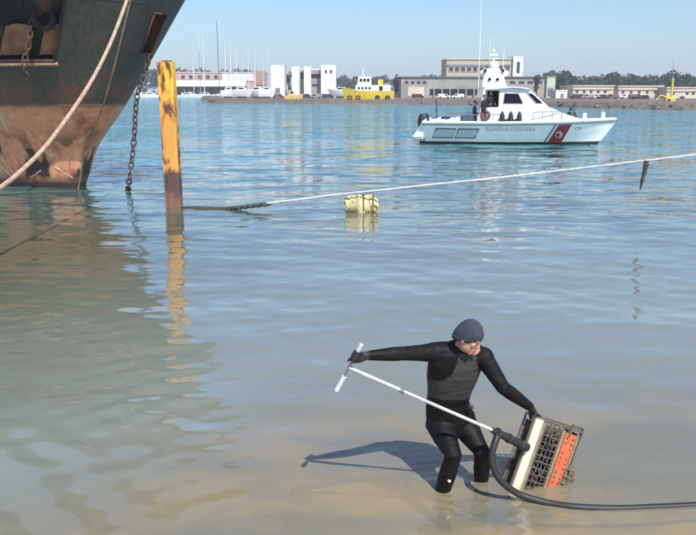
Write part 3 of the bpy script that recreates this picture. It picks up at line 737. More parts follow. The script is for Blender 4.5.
for k in (0, 1):
    cc = [(i, j) for (h_, i, j) in cells if h_ == k]
    i0, i1 = min(c[0] for c in cc), max(c[0] for c in cc) + 1; j0, j1 = min(c[1] for c in cc), max(c[1] for c in cc) + 1
    sm = .5 * (S[j0] + S[j1]); nrm = ship_n(sm, .5 * (Zs[i0] + Zs[i1])); nrm.z = 0; nrm.normalize()
    if nrm.dot(Vector((SHIP['x0'], SHIP['y0'], 0)) + Vector((hx, hy, 0)) * -6 - ship_pt(sm, 4)) > 0: nrm = -nrm
    def ip(i, j):
        return ship_pt(S[j], Zs[i]) - nrm * pk[k]['d'] + Vector((0, 0, .12 if i == i0 else 0))
    p = MB()
    nv = (i1 - i0 + 1); nu = (j1 - j0 + 1)
    p.add([ip(i, j) for i in range(i0, i1 + 1) for j in range(j0, j1 + 1)], [(a * nu + b_, a * nu + b_ + 1, (a + 1) * nu + b_ + 1, (a + 1) * nu + b_) for a in range(nv - 1) for b_ in range(nu - 1)])
    ring = [(i0, j) for j in range(j0, j1)] + [(i, j1) for i in range(i0, i1)] + [(i1, j) for j in range(j1, j0, -1)] + [(i, j0) for i in range(i1, i0, -1)]
    R = len(ring)
    p.add([ship_pt(S[j], Zs[i]) for i, j in ring] + [ip(i, j) for i, j in ring], [(q, (q + 1) % R, R + (q + 1) % R, R + q) for q in range(R)])
    pocket = p.build('anchor_pocket', M['ship_rust'] if 'ship_rust' in M else M.setdefault('ship_rust', mat('ship_rust', (.22, .10, .055), (.09, .045, .03), 1.6, .85, 0, .02, (1, 1, .5), c3=(.022, .019, .018), c3lo=.40, c3hi=.52, c3scale=.8)), ship)
    # plate rim round the opening
    rim = MB()
    pts = [ship_pt(S[j], Zs[i]) + nrm * .015 for i, j in ring]
    rim.tube(pts + [pts[0]], .03, 6); rim.build('pocket_rim', M['ship_rust'], pocket)
    if k == 0:
        sh, zh = -1.12, 4.55
        c0 = ship_pt(sh, zh) - nrm * (pk[k]['d'] - .03)
        Rm = nrm.to_track_quat('Z', 'Y').to_matrix()
        q = MB(); q.torus(c0, .27, .08, Rm, 24, 8); q.build('hawse_ring', M['ship_rust'], pocket, smooth=True)
        q = MB(); q.tube([c0 - nrm * .3, c0 + nrm * .02], .25, 20); q.build('hawse_hole', M['dark_opening'], pocket)
        # stowed anchor: two broad rusty flukes and a shank
        tang = Vector((0, 0, 1)).cross(nrm).normalized()
        anchor_m = mat('anchor_rust', (.46, .23, .12), (.24, .11, .065), 3, .85, 0, .015)
        dd = pk[k]['d']
        for s0, s1 in ((-1.95, -1.22), (-1.06, -.86)):
            q = MB(); g = []
            for off in (dd - .03, dd - .13):
                for zi in range(5):
                    for si in range(5):
                        w_ = si / 4; z_ = 3.66 + (4.42 - .10 * abs(w_ - .5) - 3.66) * zi / 4
                        s_ = s0 + (s1 - s0) * w_ * (1 if zi < 3 else .93) 
                        g.append(ship_pt(s_, z_) - nrm * (off - .03 * math.sin(3 * w_)))
            fs_ = [(o_ + a * 5 + b_, o_ + a * 5 + b_ + 1, o_ + (a + 1) * 5 + b_ + 1, o_ + (a + 1) * 5 + b_) for o_ in (0, 25) for a in range(4) for b_ in range(4)]
            bd = [0, 1, 2, 3, 4, 9, 14, 19, 24, 23, 22, 21, 20, 15, 10, 5]
            fs_ += [(bd[a], bd[(a + 1) % 16], 25 + bd[(a + 1) % 16], 25 + bd[a]) for a in range(16)]
            q.add(g, fs_); q.build('anchor_fluke', anchor_m, ship, bevel=.015)
deckz = 6.45
q = MB(); top = [ship_pt(s_, deckz) for s_ in S]; q.add(top, [tuple(range(len(top)))]); q.build('deck', M['rust'], ship)
q = MB(); q.tube([ship_pt(s_, 7.02) for s_ in S], .09, 8); q.build('bulwark_rail', M['dark_metal'], ship, smooth=True)
# stem bar: raised welded edge of the bow
q = MB(); q.tube([ship_pt(0, z_) for z_ in np.linspace(-.9, 7.0, 30)], .026, 8)
q.build('stem_bar', mat('stem_bar', (.36, .26, .18), (.13, .09, .065), 2.5, .8, 0, .01, (1, 1, .3)), ship, smooth=True)
# ledge (rubbing strake) under the anchor pocket and a plate seam
q = MB(); q.tube([ship_pt(s_, 3.42) for s_ in S if -3.2 < s_ < -.66], .06, 8); q.build('ledge', mat('ledge', (.48, .30, .19), (.25, .14, .09), 2, .8), ship, smooth=True)
for zz in (2.38,):
    q = MB(); q.tube([ship_pt(s_, zz) for s_ in S if -6 < s_ < 3], .007, 6); q.build('weld_seam', hull_m, ship)
for s_ in (-1.9, -.42, .34):
    q = MB(); q.tube([ship_pt(s_, z_) for z_ in np.linspace(-.2, 7.0 if s_ > -1 else 3.3, 24)], .0065, 6); q.build('weld_seam', hull_m, ship)
q = MB(); q.tube([ship_pt(s_, 4.95) for s_ in S if -.62 < s_ < .40], .0065, 6); q.build('weld_seam', hull_m, ship)
# draught marks at the stem: short white strokes
for k in range(3):
    s_ = -.30 + .0 * k
    q = MB()
    a = ship_pt(s_ - .16, .62 + .02 * k); b_ = ship_pt(s_ + .10, .30)
    if k == 0: q.tube([a, b_], .022, 6)
    elif k == 1: q.tube([ship_pt(-.62, .52), ship_pt(-.72, .32)], .022, 6)
    else: q.tube([ship_pt(-1.12, .75), ship_pt(-.95, .32)], .025, 6)
    q.build('white_mark', mat('old_white', (.55, .46, .38), (.35, .27, .2), 5, .8), hull)

def chain(name, label, pts, link, m, wire):
    P_ = curve_pts(pts, 40); d = [0]
    for a, b_ in zip(P_[:-1], P_[1:]): d.append(d[-1] + (b_ - a).length)
    n_ = int(d[-1] / (link * .74)); t = thing(name, label, 'chain', P_[-1])
    me = None
    for k in range(n_):
        s_ = (k + .5) * d[-1] / n_; i = max(j for j in range(len(d)) if d[j] <= s_); i = min(i, len(P_) - 2)
        c0 = P_[i].lerp(P_[i + 1], (s_ - d[i]) / max(1e-6, d[i + 1] - d[i])); tg = (P_[i + 1] - P_[i]).normalized()
        if me is None:
            q = MB(); q.torus((0, 0, 0), link * .32, wire, None, 16, 6, sx=1.45); me = q.mesh('link', m, smooth=True)
        o = bpy.data.objects.new('link', me); C.objects.link(o); o.parent = t
        rot = tg.to_track_quat('X', 'Z') @ Quaternion((1, 0, 0), math.pi / 2 * (k % 2) + .4)
        o.matrix_local = Matrix.Translation(c0 - P_[-1]) @ rot.to_matrix().to_4x4()
    return t
chain_m = mat('chain_rust', (.10, .05, .035), (.045, .03, .025), 12, .85)
a0 = ship_pt(.60, 3.75)
chain('anchor_chain', 'rusty anchor chain hanging from the ship bow into the water beside the pile', [a0 + Vector((.15, -.15, -.05)), W(137.5, 95, a0.y - .15), W(134, 140, a0.y - .15), W(128.5, 186, a0.y - .2), G(127.5, 192, -.3)], .21, chain_m, .021)
a1 = ship_pt(-1.12, 4.5)
nn = ship_n(-1.12, 4.5); nn = nn if nn.y < 0 else -nn
chain('short_anchor_chain', 'short rusty chain hanging out of the round hawse hole on the bow', [a1 - nn * .55 + Vector((0, 0, .0)), a1 - nn * .25 + Vector((-.02, 0, -.15)), a1 - nn * .12 + Vector((-.12, 0, -.7)), a1 + nn * .02 + Vector((-.2, 0, -1.05)), a1 - nn * .1 + Vector((-.24, 0, -1.5))], .19, chain_m, .020)

# ------------------------------------------------------------------ ropes
def rope(name, label, pts, r, m, n=14, strands=True):
    P_ = curve_pts(pts, n)
    q = MB(); q.tube(P_, r, 10)
    return tag(q.build(name, m, smooth=True), label, 'rope')
M['rope_tan'] = mat('rope_tan', (.50, .36, .26), (.30, .20, .14), 14, .9, 0, .02)
M['rope_white'] = mat('rope_white', (.58, .57, .54), (.42, .41, .38), 10, .85, 0, .01)
M['rope_weed'] = mat('rope_weed', (.035, .038, .030), (.07, .07, .055), 10, .9, 0, .01)
rope('mooring_rope', 'thick tan mooring rope sagging from the ship bow past the anchor', [ship_pt(.1, 7.0) + Vector((.1, -.3, .1)), W(134, -22, 20.2), W(127, 0, 19.6), W(111, 42, 18.3), W(92, 80, 17.0), W(70, 114, 15.8), W(45, 147, 14.6), W(20, 172, 13.6), W(0, 188, 12.8), W(-60, 232, 10.6), W(-140, 262, 8.5)], .042, M['rope_tan'])

# line across the water with its float
Yf = 18.3
rpts = [G(181, 207.0, .02), G(200, 207.6, .015), G(222, 208.0, .02), W(240, 206.6, 18.75), W(265, 203.6, 18.6), W(300, 199.3, 18.5), W(343, 194.0, 18.35), W(378, 190.6, 18.2), W(430, 184.9, 18.0), W(500, 177.6, 17.7), W(600, 166.0, 17.3), W(650, 160.2, 17.0), W(696, 154.6, 16.8), W(800, 141, 16.2), W(1150, 98, 14.5)]
allp = curve_pts(rpts, 8)
ln = thing('mooring_line', 'pale line stretched low over the water from the pile to the right', 'rope', rpts[0])
k1 = 8 * 4
q = MB(); q.tube(allp[:k1 + 1], .03, 8); q.build('weedy_end', M['rope_weed'], ln, smooth=True)
q = MB(); q.tube(allp[k1:], .024, 8); q.build('white_rope', M['rope_white'], ln, smooth=True)
for i_ in range(12, 34, 2):
    p_ = allp[i_]; q = MB(); q.tube([p_ + Vector((-.12, 0, -.01)), p_ + Vector((0, .0, -.025)), p_ + Vector((.14, 0, .0))], [.03, .055, .03], 7); q.build('weed_tuft', M['rope_weed'], ln, smooth=True)
hp = [W(646.5, 160.5, 17.02), W(645.5, 168, 17.02), W(643, 178, 17.02), W(640, 190, 17.02), ]
ht = tag(MB().tube(curve_pts(hp, 5), [.05, .06, .05, .075, .05, .06, .045, .05, .055, .035, .04, .05, .03, .03, .02, .012], 8).build('hanging_rag', M['rope_weed'], smooth=True), 'dark weedy rope end hanging from the pale line at right', 'rope end')
# bundled foam float
fl = thing('foam_float', 'weathered cream foam float with straps hanging under the pale line', 'float', G(360, 208, 0))
x0, zt = XZ(345, 192.5, Yf); x1, zb = XZ(378, 213, Yf)
M['foam'] = mat('foam', (.62, .54, .30), (.46, .38, .18), 9, .9, 0, .03, c3=(.22, .19, .09), c3lo=.58, c3hi=.72)
q = MB(); nseg = 18
rr = []
for k in range(nseg + 1):
    s_ = k / nseg; e_ = .62 + .38 * min(1, 3 * min(s_, 1 - s_)) + .07 * math.sin(17 * s_) + .05 * math.sin(31 * s_ + 1)
    rr.append(((x0 + (x1 - x0) * s_ + .0, Yf + .18 + .03 * math.sin(11 * s_), (zt + zb) / 2 - .03 - .045 + .02 * math.sin(9 * s_)), (0, .21 * e_, 0), (0, 0, (zt - zb) / 2 * e_)))
q.rings(rr, 18)
q.v = [(x_ + rng.normal(0, .012), y_ + rng.normal(0, .014), z_ + rng.normal(0, .016)) for x_, y_, z_ in q.v]
q.build('foam_block', M['foam'], fl, smooth=35)
for s_, m_ in ((.56, mat('strap_olive', (.16, .14, .07), (.10, .09, .05), 4, .9)), (.86, mat('strap_red', (.34, .13, .08), (.25, .10, .06), 4, .9))):
    c_ = x0 + (x1 - x0) * s_; pts = [(c_, Yf + .18 + .225 * math.cos(a_), (zt + zb) / 2 - .03 + ((zt - zb) / 2 + .015) * math.sin(a_)) for a_ in np.linspace(0, 2 * math.pi, 25)]
    q = MB(); q.tube(pts, .012, 6); q.build('strap', m_, fl)

# ------------------------------------------------------------------ yellow mooring pile
def pile_material():
    m = bpy.data.materials.new('pile_paint'); m.use_nodes = True
    N = m.node_tree.nodes; L = m.node_tree.links; b = N['Principled BSDF']; b.inputs['Roughness'].default_value = .7
    tc = N.new('ShaderNodeTexCoord'); sep = N.new('ShaderNodeSeparateXYZ'); L.new(tc.outputs['Object'], sep.inputs[0])
    def noise(scale, st, loc, det=7):
        mp = N.new('ShaderNodeMapping'); mp.inputs['Scale'].default_value = st; mp.inputs['Location'].default_value = loc; L.new(tc.outputs['Object'], mp.inputs['Vector'])
        n = N.new('ShaderNodeTexNoise'); n.inputs['Scale'].default_value = scale; n.inputs['Detail'].default_value = det; n.inputs['Roughness'].default_value = .65; L.new(mp.outputs[0], n.inputs['Vector']); return n.outputs['Fac']
    def rmp(v, a, b_):
        n = N.new('ShaderNodeMapRange'); n.inputs['From Min'].default_value = a; n.inputs['From Max'].default_value = b_; L.new(v, n.inputs['Value']); return n.outputs[0]
    def mx(f, a, b_):
        n = N.new('ShaderNodeMix'); n.data_type = 'RGBA'; L.new(f, n.inputs[0])
        for k, x in ((6, a), (7, b_)):
            if isinstance(x, tuple): n.inputs[k].default_value = (*x, 1)
            else: L.new(x, n.inputs[k])
        return n.outputs[2]
    def ma(op, a, b_):
        n = N.new('ShaderNodeMath'); n.operation = op
        for i, x in enumerate((a, b_)):
            if isinstance(x, (int, float)): n.inputs[i].default_value = x
            else: L.new(x, n.inputs[i])
        return n.outputs[0]
    z = ma('ADD', sep.outputs['Z'], ma('MULTIPLY', ma('SUBTRACT', noise(3, (1, 1, .6), (0, 0, 0)), .5), .9))
    c = mx(rmp(noise(6, (1, 1, .4), (2, 2, 2)), .35, .7), (.74, .47, .05), (.64, .37, .04))
    c = mx(ma('MULTIPLY', rmp(z, 2.9, 2.2), .75), c, (.60, .25, .06))                       # orange rust bleeding through lower down
    c = mx(rmp(noise(2.2, (1.5, 1.5, .45), (.35, 1, .7)), .54, .60), c, (.13, .045, .025))     # bare rust runs
    c = mx(rmp(z, .95, .75), c, (.085, .05, .04))
    c = mx(ma('MULTIPLY', rmp(z, .35, .2), .7), c, (.24, .11, .06))
    L.new(c, b.inputs['Base Color'])
    bp = N.new('ShaderNodeBump'); bp.inputs['Distance'].default_value = .015; bp.inputs['Strength'].default_value = .6
    L.new(noise(7, (1, 1, .5), (4, 4, 4)), bp.inputs['Height']); L.new(bp.outputs[0], b.inputs['Normal'])
    return m
pb = G(175.5, 206, 0); Yp = pb.y
pt = W(167, 62, Yp)
pile = thing('mooring_pile', 'yellow painted steel pile flaking to rust standing in the water', 'pile', pb)
pm = pile_material()
tilt = (pt - pb).normalized()
Mp = Matrix.Translation(pb) @ tilt.to_track_quat('Z', 'Y').to_matrix().to_4x4() @ Matrix.Rotation(math.radians(-6), 4, 'Z')
hp_ = (pt - pb).length; hw = .158
q = MB()
oct_ = []
ch = .04
for sx, sy in ((1, 1), (-1, 1), (-1, -1), (1, -1)):
    a_ = [(sx * hw, sy * (hw - ch)), (sx * (hw - ch), sy * hw)]
    oct_ += a_ if sx * sy > 0 else a_[::-1]
seg = []
for z_ in np.linspace(-2.5, hp_, 24):
    for (a_, b_) in oct_:
        j_ = 1 + .012 * math.sin(3.1 * z_ + 5 * a_)
        seg.append(Mp @ Vector((a_ * j_, b_ * j_, z_)))
n8 = len(oct_)
q.add(seg, [(i * n8 + j, i * n8 + (j + 1) % n8, (i + 1) * n8 + (j + 1) % n8, (i + 1) * n8 + j) for i in range(23) for j in range(n8)] + [tuple(range(23 * n8, 24 * n8))])
q.build('shaft', pm, pile, smooth=30)
for sx in (-1, 1):                                        # interlock edges of the box pile
    q = MB(); q.box((sx * hw - .022, -hw - .03, -2.4), (sx * hw + .022, -hw + .03, hp_ - .04 * (sx > 0) + .03), Mp); q.build('interlock', pm, pile)
q = MB(); q.box((-hw * .6, -hw * .6, hp_), (hw * .6, hw * .6, hp_ + .03), Mp); q.build('cap_plate', M['rust'], pile)

# ------------------------------------------------------------------ coast guard patrol boat
def patrol_boat():
    bc = G(515, 143.2, 0); yaw = math.radians(-12)
    t = thing('patrol_boat', 'white patrol boat with a slanted red stripe and radar mast', 'boat', (bc.x, bc.y, 0), None, yaw)
    k = (FPX / (bc.y * cp + HCAM * sp)) * math.cos(yaw)
    t.scale = (.932, .932, .932); t.location.x -= .12
    side = -1.62 * math.sin(-yaw)
    def X(px): return (px - 515) / k - side * 1.0       # photo column -> boat length axis, near side
    def XC(px): return (px - 515) / k                   # same on the centre line
    def Z(py): return (143.2 - py) / (FPX / (bc.y * cp + HCAM * sp))
    LV = [(-.55, .30), (-.15, .72), (.10, .90), (.22, 1.0), (.55, 1.30), (.9, 1.50), (1.22, 1.62)]   # height, half-beam aft
    sx0, sx1 = XC(414.5), XC(617.5)
    def ends(z):
        tt = (z + .55) / (1.22 + .55)
        xs = -5.15 - .0 * z if z > .35 else -5.35
        xf = sx1 - 1.45 * (1 - tt) ** 1.25
        return xs, xf
    def halfb(z):
        for (a, b1), (c_, b2) in zip(LV[:-1], LV[1:]):
            if z <= c_: return b1 + (b2 - b1) * max(0, (z - a)) / (c_ - a)
        return LV[-1][1] + (z - 1.22) * .1
    def shape(s, z):
        e_ = 1.7 + .9 * max(0, z)
        return .96 + .04 * min(1, s / .3) if s < .42 else max(0.0, 1 - ((s - .42) / .58) ** e_)
    def sheer(s): return .24 * max(0, s - .35) ** 1.6 * 1.8
    def hy_(x, z):                                       # half-breadth of the hull at x, z
        zz = z
        xs, xf = ends(zz); s = (x - xs) / (xf - xs)
        zz = z - sheer(s) * max(0, (z + .55) / 1.77)
        xs, xf = ends(zz); s = (x - xs) / (xf - xs)
        return halfb(zz) * shape(s, zz)
    n_ = 40; lev = [l[0] for l in LV]; vs_ = []
    for sd_ in (-1, 1):
        for z in lev:
            xs, xf = ends(z)
            for j in range(n_):
                s = j / (n_ - 1)
                vs_.append((xs + (xf - xs) * s, sd_ * halfb(z) * shape(s, z), z + sheer(s) * (z + .55) / 1.77))
    fs = []; nl = len(lev)
    for sd_ in (0, 1):
        o = sd_ * nl * n_
        fs += [(o + i * n_ + j, o + i * n_ + j + 1, o + (i + 1) * n_ + j + 1, o + (i + 1) * n_ + j) for i in range(nl - 1) for j in range(n_ - 1)]
    o = nl * n_; kk = (nl - 1) * n_
    fs += [(kk + j, kk + j + 1, o + kk + j + 1, o + kk + j) for j in range(n_ - 1)] + [(i * n_, (i + 1) * n_, o + (i + 1) * n_, o + i * n_) for i in range(nl - 1)]
    mi = [1 if vs_[f[0]][2] < .05 and vs_[f[2]][2] < .2 else 0 for f in fs]
    b = MB(); b.v = vs_; b.f = fs; b.mi = mi
    hull = b.build('hull', [M['gloss_white'], mat('antifouling', (.012, .014, .018), None, 3, .5)], t, smooth=35, world=False)
    def B(name, m, par=t, **kw):
        q = MB(); q.fin = lambda: q.build(name, m, par, world=False, **kw); return q
    # gunwale / fender strip
    for sd_ in (-1, 1):
        q = B('gunwale', M['gloss_white'], smooth=True)
        q.tube([(x, sd_ * (halfb(1.22) * shape(s, 1.22) + .01), 1.22 + sheer(s)) for s in np.linspace(0, .995, 40) for x in [ends(1.22)[0] + (ends(1.22)[1] - ends(1.22)[0]) * s]], .075, 8); q.fin()
        q = B('rubbing_strake', M['grey_metal'], smooth=True)
        q.tube([(x, sd_ * (halfb(1.08) * shape(s, 1.08) + .01), 1.08 + sheer(s) * .93) for s in np.linspace(0, .99, 40) for x in [ends(1.08)[0] + (ends(1.08)[1] - ends(1.08)[0]) * s]], .03, 6); q.fin()
    # things applied on the near side: strips that follow the plating
    def patch(name, m, quad, par=hull, nu=8, nv=6, off=.008):
        (a, b_), (c_, d), (e_, f), (g, h_) = quad       # (x,z): top left, top right, bottom right, bottom left
        q = MB(); v_ = []
        for i in range(nv + 1):
            v = i / nv
            for j in range(nu + 1):
                u = j / nu
                x = (a * (1 - u) + c_ * u) * (1 - v) + (g * (1 - u) + e_ * u) * v; z = (b_ * (1 - u) + d * u) * (1 - v) + (h_ * (1 - u) + f * u) * v
                v_.append((x, -hy_(x, z) - off, z))
        q.add(v_, [(i * (nu + 1) + j, i * (nu + 1) + j + 1, (i + 1) * (nu + 1) + j + 1, (i + 1) * (nu + 1) + j) for i in range(nv) for j in range(nu)])
        return q.build(name, m, par, world=False)
    ztop, zbot = 1.06, .08
    patch('red_stripe', M['red_paint'], ((X(553.5), ztop + .06), (X(566.5), ztop + .09), (X(557.5), zbot), (X(543.5), zbot)))
    patch('thin_stripe', mat('stripe_blue', (.10, .14, .30), None, 2, .4), ((X(549.6), ztop + .05), (X(551.6), ztop + .055), (X(541.4), zbot), (X(539.4), zbot)), nu=2)
    # round emblem on the stripe
    ec = (X(554.6), .56)
    q = MB(); pts = [(ec[0] + .20 * math.cos(a), 0, ec[1] + .20 * math.sin(a)) for a in np.linspace(0, 2 * math.pi, 24, endpoint=False)]
    q.add([(x, -hy_(x, z) - .016, z) for x, _, z in pts], [tuple(range(24))]); q.build('emblem', mat('emblem_pale', (.75, .55, .55), (.6, .3, .32), 14, .5), hull, world=False)
    q = MB(); q.tube([(ec[0], -hy_(ec[0], ec[1]) - .022, ec[1] - .12), (ec[0], -hy_(ec[0], ec[1] + .12) - .022, ec[1] + .12)], .02, 6)
    q.tube([(ec[0] - .10, -hy_(ec[0] - .1, ec[1] - .06) - .022, ec[1] - .06), (ec[0], -hy_(ec[0], ec[1] - .12) - .022, ec[1] - .12), (ec[0] + .10, -hy_(ec[0] + .1, ec[1] - .06) - .022, ec[1] - .06)], .018, 6)
    q.build('emblem_anchor', M['red_paint'], hull, world=False)
    # two framed panels low on the quarter
    for a0_, a1_ in ((426.5, 447.0), (449.5, 470.5)):
        p_ = patch('side_panel', mat('panel_grey', (.50, .51, .53), (.42, .43, .45), 2, .35), ((X(a0_ + 4.5), .86), (X(a1_ + 4.5), .86), (X(a1_), .33), (X(a0_), .33)))
        q = MB(); loop = [(X(a0_ + 4.5), .86), (X(a1_ + 4.5), .86), (X(a1_), .33), (X(a0_), .33), (X(a0_ + 4.5), .86)]
        q.tube([(x, -hy_(x, z) - .012, z) for x, z in loop], .035, 6); q.build('panel_frame', M['black_rubber'], p_, world=False)
    # lettering that follows the plating
    def lettering(txt, px0, px1, zb, h, m):
        cu = bpy.data.curves.new('t', 'FONT'); cu.body = txt; cu.size = 1; o = bpy.data.objects.new('t', cu); C.objects.link(o)
        dg = bpy.context.evaluated_depsgraph_get(); me = bpy.data.meshes.new_from_object(o.evaluated_get(dg))
        C.objects.unlink(o); bpy.data.objects.remove(o)
        co = np.zeros(len(me.vertices) * 3); me.vertices.foreach_get('co', co); co = co.reshape(-1, 3)
        lo, hi = co.min(0), co.max(0); xa, xb = X(px0), X(px1)
        for v in me.vertices:
            x = xa + (v.co.x - lo[0]) / (hi[0] - lo[0]) * (xb - xa); z = zb + (v.co.y - lo[1]) / (hi[1] - lo[1]) * h
            v.co = (x, -hy_(x, z) - .012, z)
        me.materials.clear(); me.materials.append(m)
        lo_ = bpy.data.objects.new('lettering', me); C.objects.link(lo_); lo_.parent = hull
    lettering('GUARDIA COSTIERA', 481, 531, .76, .22, mat('letter_red', (.52, .30, .30), None, 2, .5))
    lettering('CP', 570, 576.5, .82, .17, mat('letter_dark', (.06, .06, .07), None, 2, .5))
    # stern platform and transom steps
    q = B('stern_platform', M['gloss_white'], bevel=.03); q.box((XC(414), -1.25, .22), (-5.1, 1.25, .36)); q.fin()
    q = B('platform_edge', M['black_rubber']); q.box((XC(414) - .04, -1.27, .18), (-5.0, 1.27, .215)); q.fin()
    for sd_ in (-1, 1):
        q = B('quarter_wing', M['gloss_white'], bevel=.03); q.prism([(-5.75, .36), (-5.1, .36), (-5.1, 1.30), (-4.7, 1.34)][:3] + [(-5.0, 1.36)], sd_ * 1.2 - .12, sd_ * 1.2 + .12); q.fin()
    # outboard engines at the stern
    for yy in (-.45, .45):
        q = B('outboard_cowl', M['black_rubber'], smooth=40); q.rings([((-5.25, yy, .7), (.22, 0, 0), (0, .17, 0)), ((-5.25, yy, 1.25), (.30, 0, 0), (0, .22, 0)), ((-5.22, yy, 1.6), (.24, 0, 0), (0, .18, 0)), ((-5.2, yy, 1.68), (.12, 0, 0), (0, .1, 0))], 14); q.fin()
    q = B('stern_flagstaff', M['dark_metal']); q.tube([(XC(433), 1.0, 1.3), (XC(431.5), 1.0, 2.5)], .03, 6); q.fin()
    # aft bulwark box and cockpit seats
    q = B('cockpit_locker', M['gloss_white'], bevel=.05); q.prism([(-4.7, 1.22), (XC(464), 1.22), (XC(463), 1.40), (XC(458), 1.48), (XC(447), 1.40), (-4.3, 1.46)], -1.1, 1.1); q.fin()
    q = B('cockpit_cushion', M['black_rubber'], bevel=.03); q.box((XC(441), -1.13, 1.41), (XC(450), -.6, 1.52)); q.fin()
    q = B('cockpit_cushion', mat('cushion_blue', (.05, .08, .14), None, 3, .7), bevel=.03); q.box((XC(461), -1.13, 1.24), (XC(474), -.5, 1.62)); q.fin()
    # superstructure: foredeck trunk + wheelhouse with raked screen, open doorway aft
    q = B('deck_trunk', M['gloss_white'], bevel=.06, smooth=40)
    prof = [(XC(487), 1.2), (XC(585), 1.34), (XC(578), 1.50), (XC(566), 1.70), (XC(548), 2.12), (XC(546), 2.2), (XC(487), 2.05)]
    q.prism(prof, -1.18, 1.18); q.fin()
    wz0, wz1 = 2.0, 3.05
    q = B('wheelhouse', M['gloss_white'], bevel=.07, smooth=40)
    vs2 = []
    bot = [(XC(486), 1.2), (XC(548), 1.2)]; 
    def wy(z): return 1.20 - (z - 1.2) * .14
    pr = [(XC(498), 1.25), (XC(547), 2.05), (XC(530.5), 3.02), (XC(516), 3.16), (XC(492), 3.14), (XC(492), 2.95), (XC(498.5), 2.9)]
    pr = [(XC(499), 1.22), (XC(556), 1.4), (XC(551), 2.02), (XC(531), 3.0), (XC(517), 3.13), (XC(499), 3.13)]
    n6 = len(pr); v_ = [(x, -wy(z), z) for x, z in pr] + [(x, wy(z), z) for x, z in pr]
    q.add(v_, [tuple(range(n6)), tuple(range(n6, 2 * n6))] + [(i, (i + 1) % n6, n6 + (i + 1) % n6, n6 + i) for i in range(n6)]); wh = q.fin()
    q = B('roof', M['gloss_white'], bevel=.05); q.prism([(XC(484), 3.02), (XC(484.5), 3.16), (XC(500), 3.22), (XC(518), 3.20), (XC(528), 3.12), (XC(531), 3.02), (XC(517), 3.14)], -1.12, 1.12); q.fin()
    for sd_ in (-1, 1):
        q = B('door_pillar', M['gloss_white'], bevel=.02); q.prism([(XC(478), 1.2), (XC(485.5), 1.2), (XC(485.5), 3.05), (XC(483.5), 3.05), (XC(482), 2.5)], sd_ * 1.05 - .08, sd_ * 1.05 + .08); q.fin()
        def glass(name, poly, par):
            q = MB(); v_ = [(XC(a), sd_ * (wy(z) + .012), z) for a, z in poly]; c_ = Vector((sum(v[0] for v in v_) / len(v_), 0, sum(v[2] for v in v_) / len(v_)))
            v2 = [(x, sd_ * (wy(z) - .03), z) for x, _, z in v_]; nn_ = len(v_)
            q.add(v_ + v2, [tuple(range(nn_)), tuple(range(nn_, 2 * nn_))] + [(i, (i + 1) % nn_, nn_ + (i + 1) % nn_, nn_ + i) for i in range(nn_)])
            o = q.build(name, M['dark_glass'], par, world=False)
            q = MB(); q.tube([(x, y + sd_ * .004, z) for x, y, z in v_ + v_[:1]], .02, 6); q.build('frame', M['grey_metal'], o, world=False)
        glass('side_window', [(504, 2.28), (523.5, 2.28), (518.5, 2.82), (505, 2.84)], wh)
        glass('side_window', [(536.5, 2.30), (543, 2.30), (532.5, 2.82), (527.5, 2.82)], wh)
    # front screen
    fx0, fz0, fx1, fz1 = XC(550.0), 2.08, XC(532.5), 2.93
    for y0_, y1_ in ((-.95, -.04), (.04, .95)):
        q = B('windscreen', M['dark_glass'], wh); o_ = .03
        q.add([(fx0 + o_, y0_, fz0), (fx0 + o_, y1_, fz0), (fx1 + o_, y1_ * .95, fz1), (fx1 + o_, y0_ * .95, fz1), (fx0 - .05, y0_, fz0), (fx0 - .05, y1_, fz0), (fx1 - .05, y1_ * .95, fz1), (fx1 - .05, y0_ * .95, fz1)], [(0, 1, 2, 3), (4, 5, 6, 7), (0, 1, 5, 4), (1, 2, 6, 5), (2, 3, 7, 6), (3, 0, 4, 7)]); q.fin()
    q = B('doorway_interior', M['dark_opening']); q.box((XC(498.6), -.9, 1.25), (XC(499.6), .9, 3.0)); q.fin()
    q = B('doorway_bulkhead', M['dark_opening']); q.box((XC(486), .85, 1.25), (XC(498), .9, 3.0)); q.fin()
    # radar arch and domes
    q = B('radar_arch', M['gloss_white'], bevel=.04); q.prism([(XC(481), 3.16), (XC(507), 3.16), (XC(503), 3.75), (XC(498), 4.25), (XC(486), 4.25), (XC(482.5), 3.75)], -.55, .55); q.fin()
    for a, zz, r in ((482.5, 3.95, .26), (503, 3.95, .26), (492.5, 4.42, .30)):
        q = B('radar_dome', M['gloss_white'], smooth=True); q.ball((XC(a), -.25 if a != 492.5 else 0, zz), (r, r, r * .8)); q.fin()
    q = B('mast', M['gloss_white']); q.tube([(XC(492), 0, 4.2), (XC(491.5), 0, 5.15)], [.09, .05], 8); q.tube([(XC(487), 0, 4.80), (XC(496), 0, 4.80)], .04, 6); q.fin()
    q = B('radar_scanner', M['gloss_white'], bevel=.02); q.box((XC(487.5), -.10, 4.92), (XC(496), .10, 5.05)); q.fin()
    q = B('mast_light', M['gloss_white'], smooth=True); q.ball((XC(491.5), 0, 5.2), .11); q.fin()
    for a, b_, zt in ((477, 476.5, 9.2), (488, 487.5, 6.1), (501, 502, 5.3)):
        q = B('whip_aerial', M['mast_white']); q.tube([(XC(a), .6, 3.1), (XC(b_), .6, zt)], [.026, .012], 6); q.fin()
    for a in (484, 489, 497, 502):
        q = B('searchlight', M['dark_glass'], smooth=True); q.ball((XC(a), -.58, 3.62 if a in (489, 497) else 4.1), .09); q.fin()
